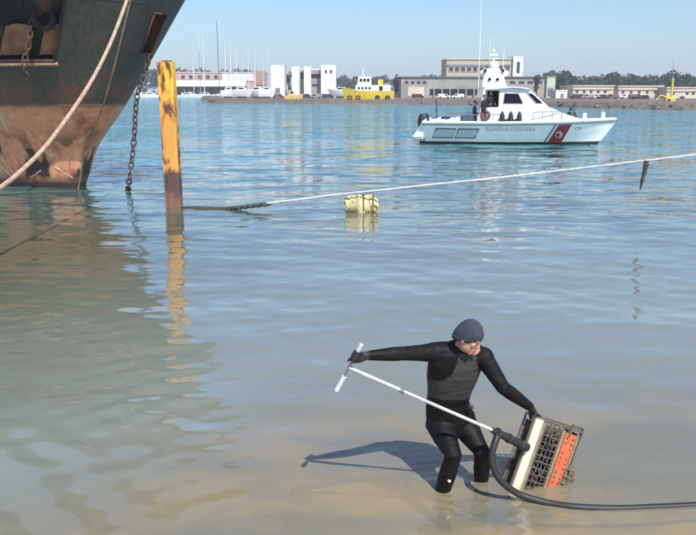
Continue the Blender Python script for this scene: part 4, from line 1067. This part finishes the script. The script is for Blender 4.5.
    # rails
    def rail(pxa, pxb, z0, h, n, inset=.12):
        for sd_ in (-1, 1):
            q = B('rail', M['grey_metal'], smooth=True); pts = []
            for i in range(n + 1):
                x = X(pxa) + (X(pxb) - X(pxa)) * i / n; y = sd_ * max(.05, hy_(x, 1.2) - inset)
                zb = 1.25 + sheer((x - ends(1.2)[0]) / (ends(1.2)[1] - ends(1.2)[0])); pts.append((x, y, zb + h))
                q.tube([(x, y, zb - .05), (x, y, zb + h)], .016, 5)
            q.tube(pts, .02, 6); q.fin()
    rail(528, 612, 1.3, .52, 9); rail(440, 498, 1.25, .42, 6)
    # fenders and gear along the side deck
    for a in (497.5, 506, 514.5):
        q = B('fender', M['black_rubber'], smooth=True); x = X(a); q.rings([((x, -1.48, 1.25), (.05, 0, 0), (0, .05, 0)), ((x, -1.48, 1.33), (.15, 0, 0), (0, .13, 0)), ((x, -1.48, 1.62), (.13, 0, 0), (0, .12, 0)), ((x, -1.46, 1.85), (.05, 0, 0), (0, .05, 0))], 10); q.fin()
    q = B('fender_line', M['black_rubber']); q.tube([(X(495), -1.50, 1.36), (X(517), -1.50, 1.36)], .06, 6); q.fin()
    q = B('lifebuoy', mat('lifebuoy_red', (.22, .03, .04), None, 3, .7), smooth=True); q.torus((X(480.5), -1.22, 1.62), (.22), .07, Matrix.Rotation(math.pi / 2, 3, 'X')); q.fin()
    q = B('windlass', M['black_rubber'], smooth=40); xw = XC(572.5); q.rings([((xw, -.2, 1.48), (.36, 0, 0), (0, .28, 0)), ((xw, -.2, 1.72), (.24, 0, 0), (0, .2, 0)), ((xw + .02, -.2, 2.0), (.13, 0, 0), (0, .12, 0)), ((xw + .03, -.2, 2.1), (.04, 0, 0), (0, .04, 0))], 12); q.fin()
    for a, hh in ((586, .35), (604, .42)):
        q = B('bow_bitt', M['gloss_white'], bevel=.02); q.box((XC(a) - .1, -.1, 1.4), (XC(a) + .1, .1, 1.4 + hh)); q.fin()
    q = B('anchor', M['grey_metal']); q.tube([(XC(612), 0, 1.52), (XC(618.5), 0, 1.34)], .05, 6); q.fin()
    return t, Vector(t.location), yaw, XC
boat, boat_c, boat_yaw, boatX = patrol_boat()
# ------------------------------------------------------------------ people
def fuse(mb, voxel, smooth_it=6, factor=.5):
    """union of overlapping volumes as one continuous skin"""
    me = mb.mesh('tmp', [M['black_rubber']])
    o = bpy.data.objects.new('tmp', me); C.objects.link(o)
    r = o.modifiers.new('r', 'REMESH'); r.mode = 'VOXEL'; r.voxel_size = voxel
    s = o.modifiers.new('s', 'SMOOTH'); s.iterations = smooth_it; s.factor = factor
    dg = bpy.context.evaluated_depsgraph_get(); dg.update()
    out = bpy.data.meshes.new_from_object(o.evaluated_get(dg))
    C.objects.unlink(o); bpy.data.objects.remove(o); out.materials.clear()
    out.polygons.foreach_set('use_smooth', [True] * len(out.polygons))
    return out
def grip(mb, c, A, Pd, r, wrist, hs=1.0, wr=.030):
    """a hand closed round a bar: palm, four fingers of different length, thumb"""
    A = A.normalized(); Pd = (Pd - A * Pd.dot(A)).normalized(); Q = A.cross(Pd)
    R = r + .010 * hs
    palm = c + Pd * (R + .022 * hs)
    mb.rings([(wrist, Q * wr * .85, A * wr), (wrist.lerp(palm, .5), Q * .024 * hs, A * .036 * hs), (palm, Q * .022 * hs, A * .043 * hs), (c + Pd * (R + .002), Q * .018 * hs, A * .041 * hs)], 12)
    for off, a1, rr in ((-.033, 205, .0082), (-.011, 235, .0092), (.011, 240, .0095), (.033, 225, .0090)):
        pts = [c + A * off * hs + (Pd * math.cos(math.radians(a)) + Q * math.sin(math.radians(a))) * (R + (.006 if 70 < a < 130 else 0)) for a in np.linspace(15, a1, 9)]
        mb.tube(pts, [rr * hs * (1.08 - .04 * k) for k in range(9)], 8); mb.ball(pts[-1], rr * hs * .85, nu=8, nv=6)
    pts = [c + Pd * (R + .035 * hs) + A * .022 * hs - Q * .012 * hs] + [c + A * (.034 + .006 * k) * hs + (Pd * math.cos(math.radians(a)) + Q * math.sin(math.radians(a))) * (R + .003) for k, a in enumerate((-40, -80, -120, -155))]
    mb.tube(pts, [.013 * hs, .0125 * hs, .0115 * hs, .0105 * hs, .009 * hs], 8); mb.ball(pts[-1], .009 * hs, nu=8, nv=6)

M['neoprene'] = mat('neoprene', (.0035, .0035, .0042), (.006, .006, .0065), 7, .62, 0, .022, stretch=(1, 1, 2.2), spec=.22, detail=3)
M['neoprene_grey'] = mat('neoprene_grey', (.052, .051, .050), (.040, .040, .040), 8, .75, 0, .025, stretch=(1, 1, 2.0), spec=.25, detail=3)
M['glove'] = mat('glove', (.012, .012, .014), (.022, .022, .024), 30, .6)
M['skin'] = mat('skin', (.50, .27, .19), (.42, .20, .14), 18, .5)
M['beanie'] = mat('beanie', (.026, .033, .046), (.040, .048, .064), 55, .95, 0, .006, (1, 1, .25))

BAR0, BAR1 = W(361.5, 344.5, 4.90), W(336.5, 390.5, 4.94)      # cross handle of the dredge
BARD = (BAR1 - BAR0).normalized()
HANDR = BAR0 + BARD * ((W(354, 355, 4.91) - BAR0).dot(BARD))
A0, A1, B0 = W(537.5, 418.5, 5.22), W(512.5, 489.5, 5.10), W(583.5, 430, 5.32)   # dredge cage: top left, bottom left, top right
ea = (A1 - A0).normalized(); eb = (B0 - A0); eb = (eb - ea * eb.dot(ea)).normalized(); ec = ea.cross(eb)
if ec.y < 0: ec = -ec
LA, LB, LC = (A1 - A0).length + .05, (B0 - A0).length, .15
def D(a, b, c=0.0): return A0 + ea * a + eb * b + ec * c
HANDL = D(-.004, .012, .05)

def wader():
    H_ = {}
    pel, wai, che, sho = W(450, 417, 5.34), W(448, 399, 5.29), W(454, 369, 5.20), W(459, 351, 5.14)
    nek, hed = W(463, 346, 5.10), W(468.5, 336.5, 5.05)
    b = MB()
    ax = Vector((1, .12, -.06)).normalized()              # across the shoulders
    fw = Vector((.10, -.92, -.38)).normalized()
    b.rings([(W(452, 430, 5.33), ax * .115, fw * .09), (W(451, 423, 5.34), ax * .165, fw * .115), (pel, ax * .176, fw * .125), (W(449, 408, 5.32), ax * .168, fw * .118), (wai, ax * .150, fw * .100),
             (W(450, 388, 5.26), ax * .160, fw * .106), (W(452, 378, 5.23), ax * .178, fw * .115), (che, ax * .186, fw * .118), (W(456, 360, 5.17), ax * .190, fw * .108), (sho, ax * .165, fw * .085), (W(461, 346.5, 5.13), ax * .085, fw * .065)], 28)
    b.tube([W(460, 350, 5.14), W(463, 345, 5.11), W(466, 340, 5.08)], [.068, .062, .058], 14)
    b.tube([W(464, 345, 5.11), W(452, 349, 5.14), W(438, 352, 5.15)], [.060, .058, .062], 12); b.tube([W(463, 346, 5.11), W(473, 351, 5.14), W(482, 356, 5.16)], [.060, .060, .064], 12)
    # right arm stretched to the handle (left in view)
    wr_r = HANDR + Vector((.085, .015, -.004))
    rs, re = W(434, 352.5, 5.15), W(402.5, 353.5, 5.02)
    b.ball(rs, (.075, .07, .072)); b.tube([W(446, 352, 5.15), rs, rs.lerp(re, .35), rs.lerp(re, .7), re, re.lerp(wr_r, .25), re.lerp(wr_r, .6), wr_r], [.075, .070, .058, .051, .047, .048, .041, .033], 16)
    # left arm reaching down to the cage
    wr_l = HANDL + Vector((-.040, -.01, .075))
    ls, le = W(483.5, 357, 5.16), W(503, 387.5, 5.10)
    b.ball(ls, (.072, .07, .070)); b.tube([W(472, 355, 5.16), ls, ls.lerp(le, .35), ls.lerp(le, .7), le, le.lerp(wr_l, .25), le.lerp(wr_l, .6), wr_l], [.078, .070, .060, .053, .048, .049, .042, .032], 16)
    # legs: knees bent, feet on the bed
    zb1 = float(seabed_z(np.array([.6]), np.array([5.1]))[0])
    hr, kr, ar = W(439, 424, 5.32), W(453.5, 455, 5.05), G(443, 489, 0)
    b.tube([W(441, 415, 5.34), hr, hr.lerp(kr, .4), hr.lerp(kr, .8), kr, kr.lerp(ar, .25), kr.lerp(ar, .55), ar, ar + Vector((-.02, .03, zb1 + .07))], [.10, .100, .086, .066, .060, .057, .061, .055, .042], 18)
    an = ar + Vector((-.02, .03, zb1 + .05)); b.rings([(an + Vector((-.01, .07, 0)), (.035, 0, 0), (0, 0, .035)), (an + Vector((0, 0, -.005)), (.045, 0, 0), (0, 0, .045)), (an + Vector((.03, -.12, -.02)), (.05, 0, 0), (0, 0, .03)), (an + Vector((.04, -.19, -.025)), (.04, 0, 0), (0, 0, .022))], 12)
    hl, kl, al = W(463, 423, 5.36), W(482, 452, 5.18), G(481.5, 479, 0)
    b.tube([W(461, 415, 5.36), hl, hl.lerp(kl, .4), hl.lerp(kl, .8), kl, kl.lerp(al, .3), kl.lerp(al, .6), al, al + Vector((-.01, .02, zb1 + .05))], [.10, .098, .084, .064, .059, .055, .059, .052, .042], 18)
    an2 = al + Vector((-.01, .02, zb1 + .03)); b.rings([(an2 + Vector((-.03, .07, 0)), (.035, 0, 0), (0, 0, .035)), (an2, (.045, 0, 0), (0, 0, .045)), (an2 + Vector((.07, -.10, -.02)), (.05, 0, 0), (0, 0, .03)), (an2 + Vector((.10, -.16, -.025)), (.04, 0, 0), (0, 0, .022))], 12)
    # hands
    grip(b, HANDR, BARD, Vector((1, .25, .05)), .012, wr_r, 1.08)
    grip(b, HANDL, (ec * .8 + eb * .2).normalized(), Vector((-.35, -.05, 1)), .012, wr_l, 1.05)
    # head: turned to the right in view and bowed
    f = Vector((.76, -.42, -.50)).normalized(); u = Vector((.30, -.05, .95)); u = (u - f * u.dot(f)).normalized(); r_ = f.cross(u)
    HM = Matrix((r_, f, u)).transposed()                   # local x=right, y=forward, z=up
    HM = HM @ Matrix.Scale(.87, 3)
    def hp(x, y, z): return hed + HM @ Vector((x, y, z))
    b.ball(hp(0, -.005, .015), (.076, .097, .108), HM, 22, 16)
    b.ball(hp(0, .028, -.055), (.060, .066, .066), HM, 18, 12)      # jaw
    b.ball(hp(0, .082, -.098), (.026, .018, .018), HM, 10, 8)       # chin
    b.rings([(hp(0, .088, .018), HM @ Vector((.010, 0, 0)), HM @ Vector((0, .010, 0))), (hp(0, .104, -.012), HM @ Vector((.012, 0, 0)), HM @ Vector((0, .012, 0))), (hp(0, .113, -.030), HM @ Vector((.016, 0, 0)), HM @ Vector((0, .014, 0))), (hp(0, .096, -.042), HM @ Vector((.014, 0, 0)), HM @ Vector((0, .010, 0)))], 10)
    b.ball(hp(0, .088, .022), (.055, .014, .012), HM, 12, 8)        # brow
    for s_ in (-1, 1):
        b.ball(hp(s_ * .040, .070, -.020), (.022, .020, .022), HM, 10, 8)   # cheek
        b.ball(hp(s_ * .074, -.008, -.030), (.009, .016, .024), HM, 10, 8)  # ear
    b.ball(hp(0, .093, -.063), (.024, .010, .0065), HM, 10, 8); b.ball(hp(0, .090, -.076), (.021, .010, .0075), HM, 10, 8)   # lips
    me = fuse(b, .0065, 9)
    for m_ in (M['neoprene'], M['neoprene_grey'], M['skin'], M['glove']): me.materials.append(m_)
    nv = len(me.vertices); co = np.zeros(nv * 3); me.vertices.foreach_get('co', co); co = co.reshape(-1, 3)
    npol = len(me.polygons); cen = np.zeros(npol * 3); me.polygons.foreach_get('center', cen); cen = cen.reshape(-1, 3)
    mi = np.zeros(npol, np.int32)
    # grey front panel of the suit: from the collar slanting over to the viewer-left waist
    rel = cen - np.array(che); ux = rel @ np.array(ax); uz = rel[:, 2]; uf = rel @ np.array(fw)
    edge = np.where(uz > -.02, -.015 - .10 * np.clip((.10 - uz) / .12, -1, 1), -.30)
    edge = np.interp(uz, [-.30, -.20, -.085, -.05, .0, .10, .2], [-.4, -.4, -.4, -.10, -.045, -.02, -.01])
    right = np.interp(uz, [-.25, -.1, .0, .1, .18], [.155, .160, .150, .118, .09])
    d_ls = np.linalg.norm(cen - np.array(ls), axis=1)
    panel_ = (uz > -.215 - .05 * ux) & (uz < .155) & (ux > edge) & (ux < right) & (uf > -.03) & (np.abs(ux) < .21)
    # keep the arms black: only faces near the torso axis
    seg0, seg1 = np.array(wai), np.array(sho); t_ = np.clip(((cen - seg0) @ (seg1 - seg0)) / ((seg1 - seg0) @ (seg1 - seg0)), -.3, 1.05); dist = np.linalg.norm(cen - (seg0 + t_[:, None] * (seg1 - seg0)), axis=1)
    mi[panel_ & (dist < .19)] = 1
    hl_ = (cen - np.array(hed)) @ np.array(HM) / .87 ** 2             # head-local coordinates
    dh = np.linalg.norm(cen - np.array(hp(0, .01, -.02)), axis=1)
    mi[(dh < .137) & (hl_[:, 2] > -.118) & ((hl_[:, 1] > -.055) | (hl_[:, 2] > -.05))] = 2
    for hc, wr in ((HANDR, wr_r), (HANDL, wr_l)):
        d_ = np.linalg.norm(cen - np.array(hc), axis=1); mi[d_ < .095] = 3
    me.polygons.foreach_set('material_index', mi)
    base = Vector((ar.x, ar.y, zb1))
    me.transform(Matrix.Translation(-base))
    o = bpy.data.objects.new('person', me); C.objects.link(o); o.location = base
    tag(o, 'person in a black wetsuit wading bent over the orange and white dredge', 'person')
    # knitted hat
    def cap_ring(zz, grow=0.0, fade=1.0):
        c_ = .010; rad = math.sqrt(max(.004, 1 - (max(0.0, zz - c_) / (.130 + grow)) ** 2)) if zz > c_ else 1 - .16 * ((c_ - zz) / .05) ** 1.5
        return (hp(0, -.008, zz), HM @ Vector(((.087 + grow) * rad, 0, 0)), HM @ Vector((0, (.109 + grow) * rad, .048 * fade * rad)))
    q = MB(); q.rings([cap_ring(zz, 0, max(0, 1 - (zz + .045) / .15)) for zz in np.linspace(-.040, .139, 18)], 28); hat = q.build('beanie', M['beanie'], o, smooth=70)
    q = MB(); q.rings([cap_ring(zz, g_, 1.0) for zz, g_ in ((-.044, .0), (-.041, .0025), (-.012, .003), (-.008, .0))], 28); q.build('beanie_cuff', M['beanie'], hat, smooth=70)
    for s_ in (-1, 1):
        q = MB(); q.ball(hp(s_ * .030, .081, .004), .0085, nu=10, nv=8); q.build('eye', mat('eye_white', (.6, .58, .55), (.05, .04, .03), 60, .2), o, smooth=True)
    # pale round tag above the boot and one on the thigh
    for p_, n_, r2 in ((W(448.5, 480.5, 5.05), Vector((.25, -1, .25)), .009), (W(473, 407, 5.19), Vector((.5, -1, .2)), .014)):
        n_ = n_.normalized(); q = MB(); q.tube([p_ - n_ * .03, p_ + n_ * .022], r2, 12); q.build('logo_tag', M['white_paint'] if r2 < .0135 else M['grey_metal'], o)
    return o
wader()

def crew(label, loc, rz, hgt=1.74, top=(.006, .007, .010)):
    b = MB(); s = hgt / 1.75
    V = lambda x, y, z: Vector((x * s, y * s, z * s))
    b.rings([(V(0, 0, .82), V(.15, 0, 0), V(0, .10, 0)), (V(0, 0, .95), V(.165, 0, 0), V(0, .11, 0)), (V(0, .01, 1.1), V(.15, 0, 0), V(0, .10, 0)), (V(0, 0, 1.3), V(.185, 0, 0), V(0, .12, 0)), (V(0, 0, 1.42), V(.17, 0, 0), V(0, .09, 0)), (V(0, 0, 1.48), V(.07, 0, 0), V(0, .06, 0))], 16)
    b.tube([V(0, 0, 1.44), V(0, -.01, 1.56)], .055, 10); b.ball(V(0, -.015, 1.635), (.078 * s, .098 * s, .118 * s)); b.ball(V(0, -.115, 1.62), .016)
    for sg in (-1, 1):
        b.tube([V(sg * .09, 0, .92), V(sg * .10, -.02, .5), V(sg * .105, 0, .08)], [.088, .062, .045], 10); b.ball(V(sg * .105, -.06, .04), (.045, .12, .04))
        b.tube([V(sg * .18, 0, 1.40), V(sg * .25, .02, 1.13), V(sg * .20, -.16, .98), V(sg * .17, -.22, 1.0)], [.062, .048, .038, .03], 10); b.ball(V(sg * .16, -.26, 1.0), (.03, .045, .045))
    me = fuse(b, .018, 3)
    for m_ in (mat('uniform', top, tuple(1.5 * x for x in top), 8, .8), M['skin']): me.materials.append(m_)
    cen = np.zeros(len(me.polygons) * 3); me.polygons.foreach_get('center', cen); cen = cen.reshape(-1, 3)
    mi = ((cen[:, 2] > 1.50 * s) | ((cen[:, 1] < -.22 * s) & (cen[:, 2] > .9 * s) & (cen[:, 2] < 1.1 * s))).astype(np.int32); me.polygons.foreach_set('material_index', mi)
    o = bpy.data.objects.new('person', me); C.objects.link(o); o.location = loc; o.rotation_euler = (0, 0, rz); tag(o, label, 'person', 'crew of the patrol boat')
    q = MB(); q.ball(V(0, -.0, 1.70), (.088 * s, .105 * s, .075 * s)); q.ball(V(0, -.10, 1.68), (.06 * s, .06 * s, .012)); q.build('cap', M['sail_blue'], o, smooth=True, world=False)
def on_boat(px, y, z):
    return Matrix.Translation((boat_c.x, boat_c.y, 0)) @ Matrix.Rotation(boat_yaw, 4, 'Z') @ (Vector((boatX(px), y, z)) * .932)
crew('crew member in dark uniform standing in the patrol boat doorway', on_boat(491, -.75, 1.22), .3, 1.64)
crew('second crew member in dark clothes beside the doorway pillar', on_boat(484.5, -1.1, .98), .9, 1.66, (.005, .005, .007))
crew('crew member sitting low in the patrol boat cockpit beside the lifebuoy', on_boat(474, .1, .70), 1.2, 1.6, (.008, .011, .018))

# ------------------------------------------------------------------ clam dredge
M['cream_plate'] = mat('cream_plate', (.62, .57, .46), (.50, .44, .34), 9, .6, c3=(.30, .25, .17), c3lo=.54, c3hi=.72, c3scale=6)
M['orange_plate'] = mat('orange_plate', (.60, .11, .035), (.46, .085, .03), 10, .6, c3=(.24, .14, .09), c3lo=.48, c3hi=.68, c3scale=9)
M['worn_steel'] = mat('worn_steel', (.20, .17, .14), (.10, .08, .065), 14, .6, .4)
M['mud_wood'] = mat('mud_wood', (.26, .20, .13), (.16, .12, .08), 12, .9, 0, .01)
M['net'] = mat('net', (.24, .19, .11), (.13, .10, .06), 20, .95)
M['shell'] = mat('shell', (.015, .016, .022), (.05, .05, .06), 25, .35, c3=(.22, .2, .18), c3lo=.66, c3hi=.72)
dr = thing('clam_dredge', 'hand dredge cage with cream plate and orange plate tilted in the shallows', 'dredge', A1)
def slab(name, m, a0, a1, b0, b1, c0, c1, par=dr, bev=.003):
    q = MB(); q.add([D(a, b, c) for a in (a0, a1) for b in (b0, b1) for c in (c0, c1)], [(0, 1, 3, 2), (4, 6, 7, 5), (0, 4, 5, 1), (2, 3, 7, 6), (0, 2, 6, 4), (1, 5, 7, 3)]); return q.build(name, m, par, bevel=bev)
def rod(name, m, pts, r, par=dr, n=8):
    q = MB(); q.tube(pts, r, n); return q.build(name, m, par, smooth=True)
slab('cream_plate', M['cream_plate'], 0, LA, -.014, .050, -.010, .006)
slab('side_plate', M['mud_wood'], 0, LA, -.014, -.002, .008, .035)
slab('back_panel', mat('caked_mud', (.10, .085, .06), (.05, .042, .03), 14, .95, 0, .01, c3=(.20, .17, .11), c3lo=.55, c3hi=.68), .04, LA, .01, LB - .01, LC - .012, LC - .004)
slab('wooden_batten', M['mud_wood'], .01, LA, .055, .085, .0, .012)
op = slab('orange_plate', M['orange_plate'], .03, LA - .02, LB - .130, LB - .040, -.004, .008)
for k in range(13):
    a_ = .06 + k * (LA - .14) / 12
    for b_ in (LB - .115, LB - .066):
        if (k * 7 + int(b_ * 1000)) % 4 == 0: continue
        slab('slot', M['shell'], a_, a_ + .014, b_ + .002 * (k % 3), b_ + .010, -.0065, -.003, op, 0)
slab('tan_batten', M['mud_wood'], .02, LA - .01, LB - .158, LB - .135, -.002, .012)
slab('edge_batten', M['net'], .02, LA - .01, LB - .034, LB - .010, .0, .014)
slab('rubber_flap', M['black_rubber'], .02, .26, LB + .004, LB + .012, .02, LC + .06)
for (b_, c_) in ((0, 0), (LB, 0), (0, LC), (LB, LC)): rod('frame_rod', M['worn_steel'], [D(-.012, b_, c_), D(LA, b_, c_)], .0085)
for a_ in (-.006, LA):
    for p0, p1 in (((0, 0), (LB, 0)), ((0, LC), (LB, LC)), ((0, 0), (0, LC)), ((LB, 0), (LB, LC))): rod('frame_rod', M['worn_steel'], [D(a_, *p0), D(a_, *p1)], .0085)
for k in range(1, 12): rod('cross_wire', M['worn_steel'], [D(k * LA / 12, .085, .004), D(k * LA / 12, LB - .155, .004)], .0035, n=6)
for k in range(5): rod('long_wire', M['worn_steel'], [D(0, .095 + k * (LB - .26) / 4, .007), D(LA, .095 + k * (LB - .26) / 4, .007)], .003, n=6)
for k in range(1, 9): rod('back_wire', M['worn_steel'], [D(0, k * LB / 9, LC), D(LA, k * LB / 9, LC)], .004, n=6)
for k in range(1, 14): rod('back_wire', M['worn_steel'], [D(k * LA / 14, 0, LC + .004), D(k * LA / 14, LB, LC + .004)], .004, n=6)
for k in range(1, 10): rod('side_wire', M['worn_steel'], [D(k * LA / 10, LB, 0), D(k * LA / 10, LB, LC)], .004, n=6)
for k in range(1, 5): rod('top_wire', M['worn_steel'], [D(-.006, k * LB / 5, 0), D(-.006, k * LB / 5, LC)], .004, n=6)
rod('handle_bar', M['worn_steel'], [D(.05, LB - .10, -.005), D(-.035, LB - .10, -.005), D(-.030, LB + .01, .02), D(.04, LB + .01, .03)], .009)
q = MB()
for k in range(320):
    a_, b_, c_ = rng.uniform(.10, LA), rng.uniform(.09, LB - .15), rng.uniform(.02, LC * .8)
    if rng.random() < .3: a_ = rng.uniform(LA * .5, LA)
    rm = Quaternion(Vector((rng.normal(), rng.normal(), rng.normal())).normalized(), rng.uniform(0, 3)).to_matrix()
    q.ball(D(a_, b_, c_), (.012 * rng.uniform(.7, 1.5), .022 * rng.uniform(.7, 1.4), .009), rm, 8, 5)
tag(q.build('shells', M['shell'], dr, smooth=True), kind='stuff')
q = MB(); rr = []                                          # sagging net under the orange plate
for k in range(9):
    s_ = k / 8; rr.append((D(LA * (.30 + .70 * s_), LB - .04 + .05 * math.sin(2.6 * s_), LC * .55), eb * (.05 + .055 * math.sin(2.4 * s_)), ec * (.06 + .06 * math.sin(2.6 * s_))))
q.rings(rr, 16); net = q.build('net_bag', M['net'], dr, smooth=True)
wf = net.modifiers.new('mesh', 'WIREFRAME'); wf.thickness = .009; wf.use_replace = True
q = MB()                                                  # straw and weed caught on the top
for k in range(46):
    a_, b_, c_ = rng.uniform(-.01, .12), rng.uniform(.03, LB), rng.uniform(0, LC); p_ = D(a_, b_, c_)
    d_ = Vector((rng.normal(0, .04), rng.normal(0, .03), rng.uniform(0, .05))); q.tube([p_, p_ + d_ * .6, p_ + d_ + Vector((rng.normal(0, .02), 0, -.01))], [.0025, .002, .001], 5)
tag(q.build('weed_strands', M['net'], dr), kind='stuff')
# pole, cross handle, sleeve
J0 = BAR0 + BARD * ((W(347.5, 367, 4.92) - BAR0).dot(BARD)); J1 = W(493.5, 430.5, 5.02); J2 = W(527, 447.5, 5.14)
alu = mat('aluminium', (.62, .63, .64), (.45, .45, .45), 9, .38, .35, c3=(.28, .26, .23), c3lo=.58, c3hi=.72, c3scale=14)
M['grip_white'] = mat('grip_white', (.70, .70, .68), (.52, .51, .48), 12, .55, c3=(.30, .28, .24), c3lo=.6, c3hi=.75, c3scale=20)
rod('pole', alu, [J0, J0.lerp(J1, .36)], .0145, n=12); rod('pole_inner_tube', alu, [J0.lerp(J1, .34), J1], .0120, n=12)
rod('pole_collar', M['grey_metal'], [J0.lerp(J1, .34), J0.lerp(J1, .37)], .0175, n=12)
rod('handle_core', M['grey_metal'], [BAR0 + BARD * .01, BAR1 - BARD * .01], .0085)
rod('handle_grip', M['grip_white'], [BAR0, BAR0 + BARD * .085], .0155, n=12); rod('handle_grip', M['grip_white'], [BAR1 - BARD * .115, BAR1], .0165, n=12)
rod('sleeve', M['black_rubber'], [J1 - (J1 - J0).normalized() * .015, J1.lerp(J2, .25), J1.lerp(J2, .6), J2], [.018, .026, .029, .031], n=12)
for t_ in (.12, .45, .8): rod('clamp', M['dark_metal'], [J1.lerp(J2, t_ - .03), J1.lerp(J2, t_ + .03)], .0335, n=12)
# hose
hpts = [J1.lerp(J2, .16) + Vector((0, 0, .005)), W(495.2, 442, 5.00), W(491.8, 455, 4.97), W(494.0, 469, 4.95), W(502.5, 482.5, 4.95), W(520, 494.5, 4.97), G(546, 502.5, .012), G(577, 507, .008), G(620, 508.5, .000), G(660, 507, -.004), G(700, 505, -.006), G(780, 500, -.004), G(900, 494, -.004), G(1300, 470, -.004), G(1800, 440, -.02)]
tag(MB().tube(curve_pts(hpts, 8), .0235, 12).build('black_hose', M['black_rubber'], smooth=True), 'black hose curving from the dredge pole across the shallow water to the right', 'hose')


# ------------------------------------------------------------------ thin sea haze over the whole place
q = MB(); q.box((-1400, -60, -6.2), (1400, 8000, 60))
hz = q.build('haze', bpy.data.materials.new('haze_air'))
hm = hz.data.materials[0]; hm.use_nodes = True; hm.node_tree.nodes.remove(hm.node_tree.nodes['Principled BSDF'])
pv = hm.node_tree.nodes.new('ShaderNodeVolumePrincipled'); pv.inputs['Color'].default_value = (.86, .92, 1.0, 1); pv.inputs['Density'].default_value = .00045
hm.node_tree.links.new(pv.outputs[0], hm.node_tree.nodes['Material Output'].inputs['Volume'])
tag(hz, 'thin pale sea haze over the harbour', 'haze', kind='stuff')
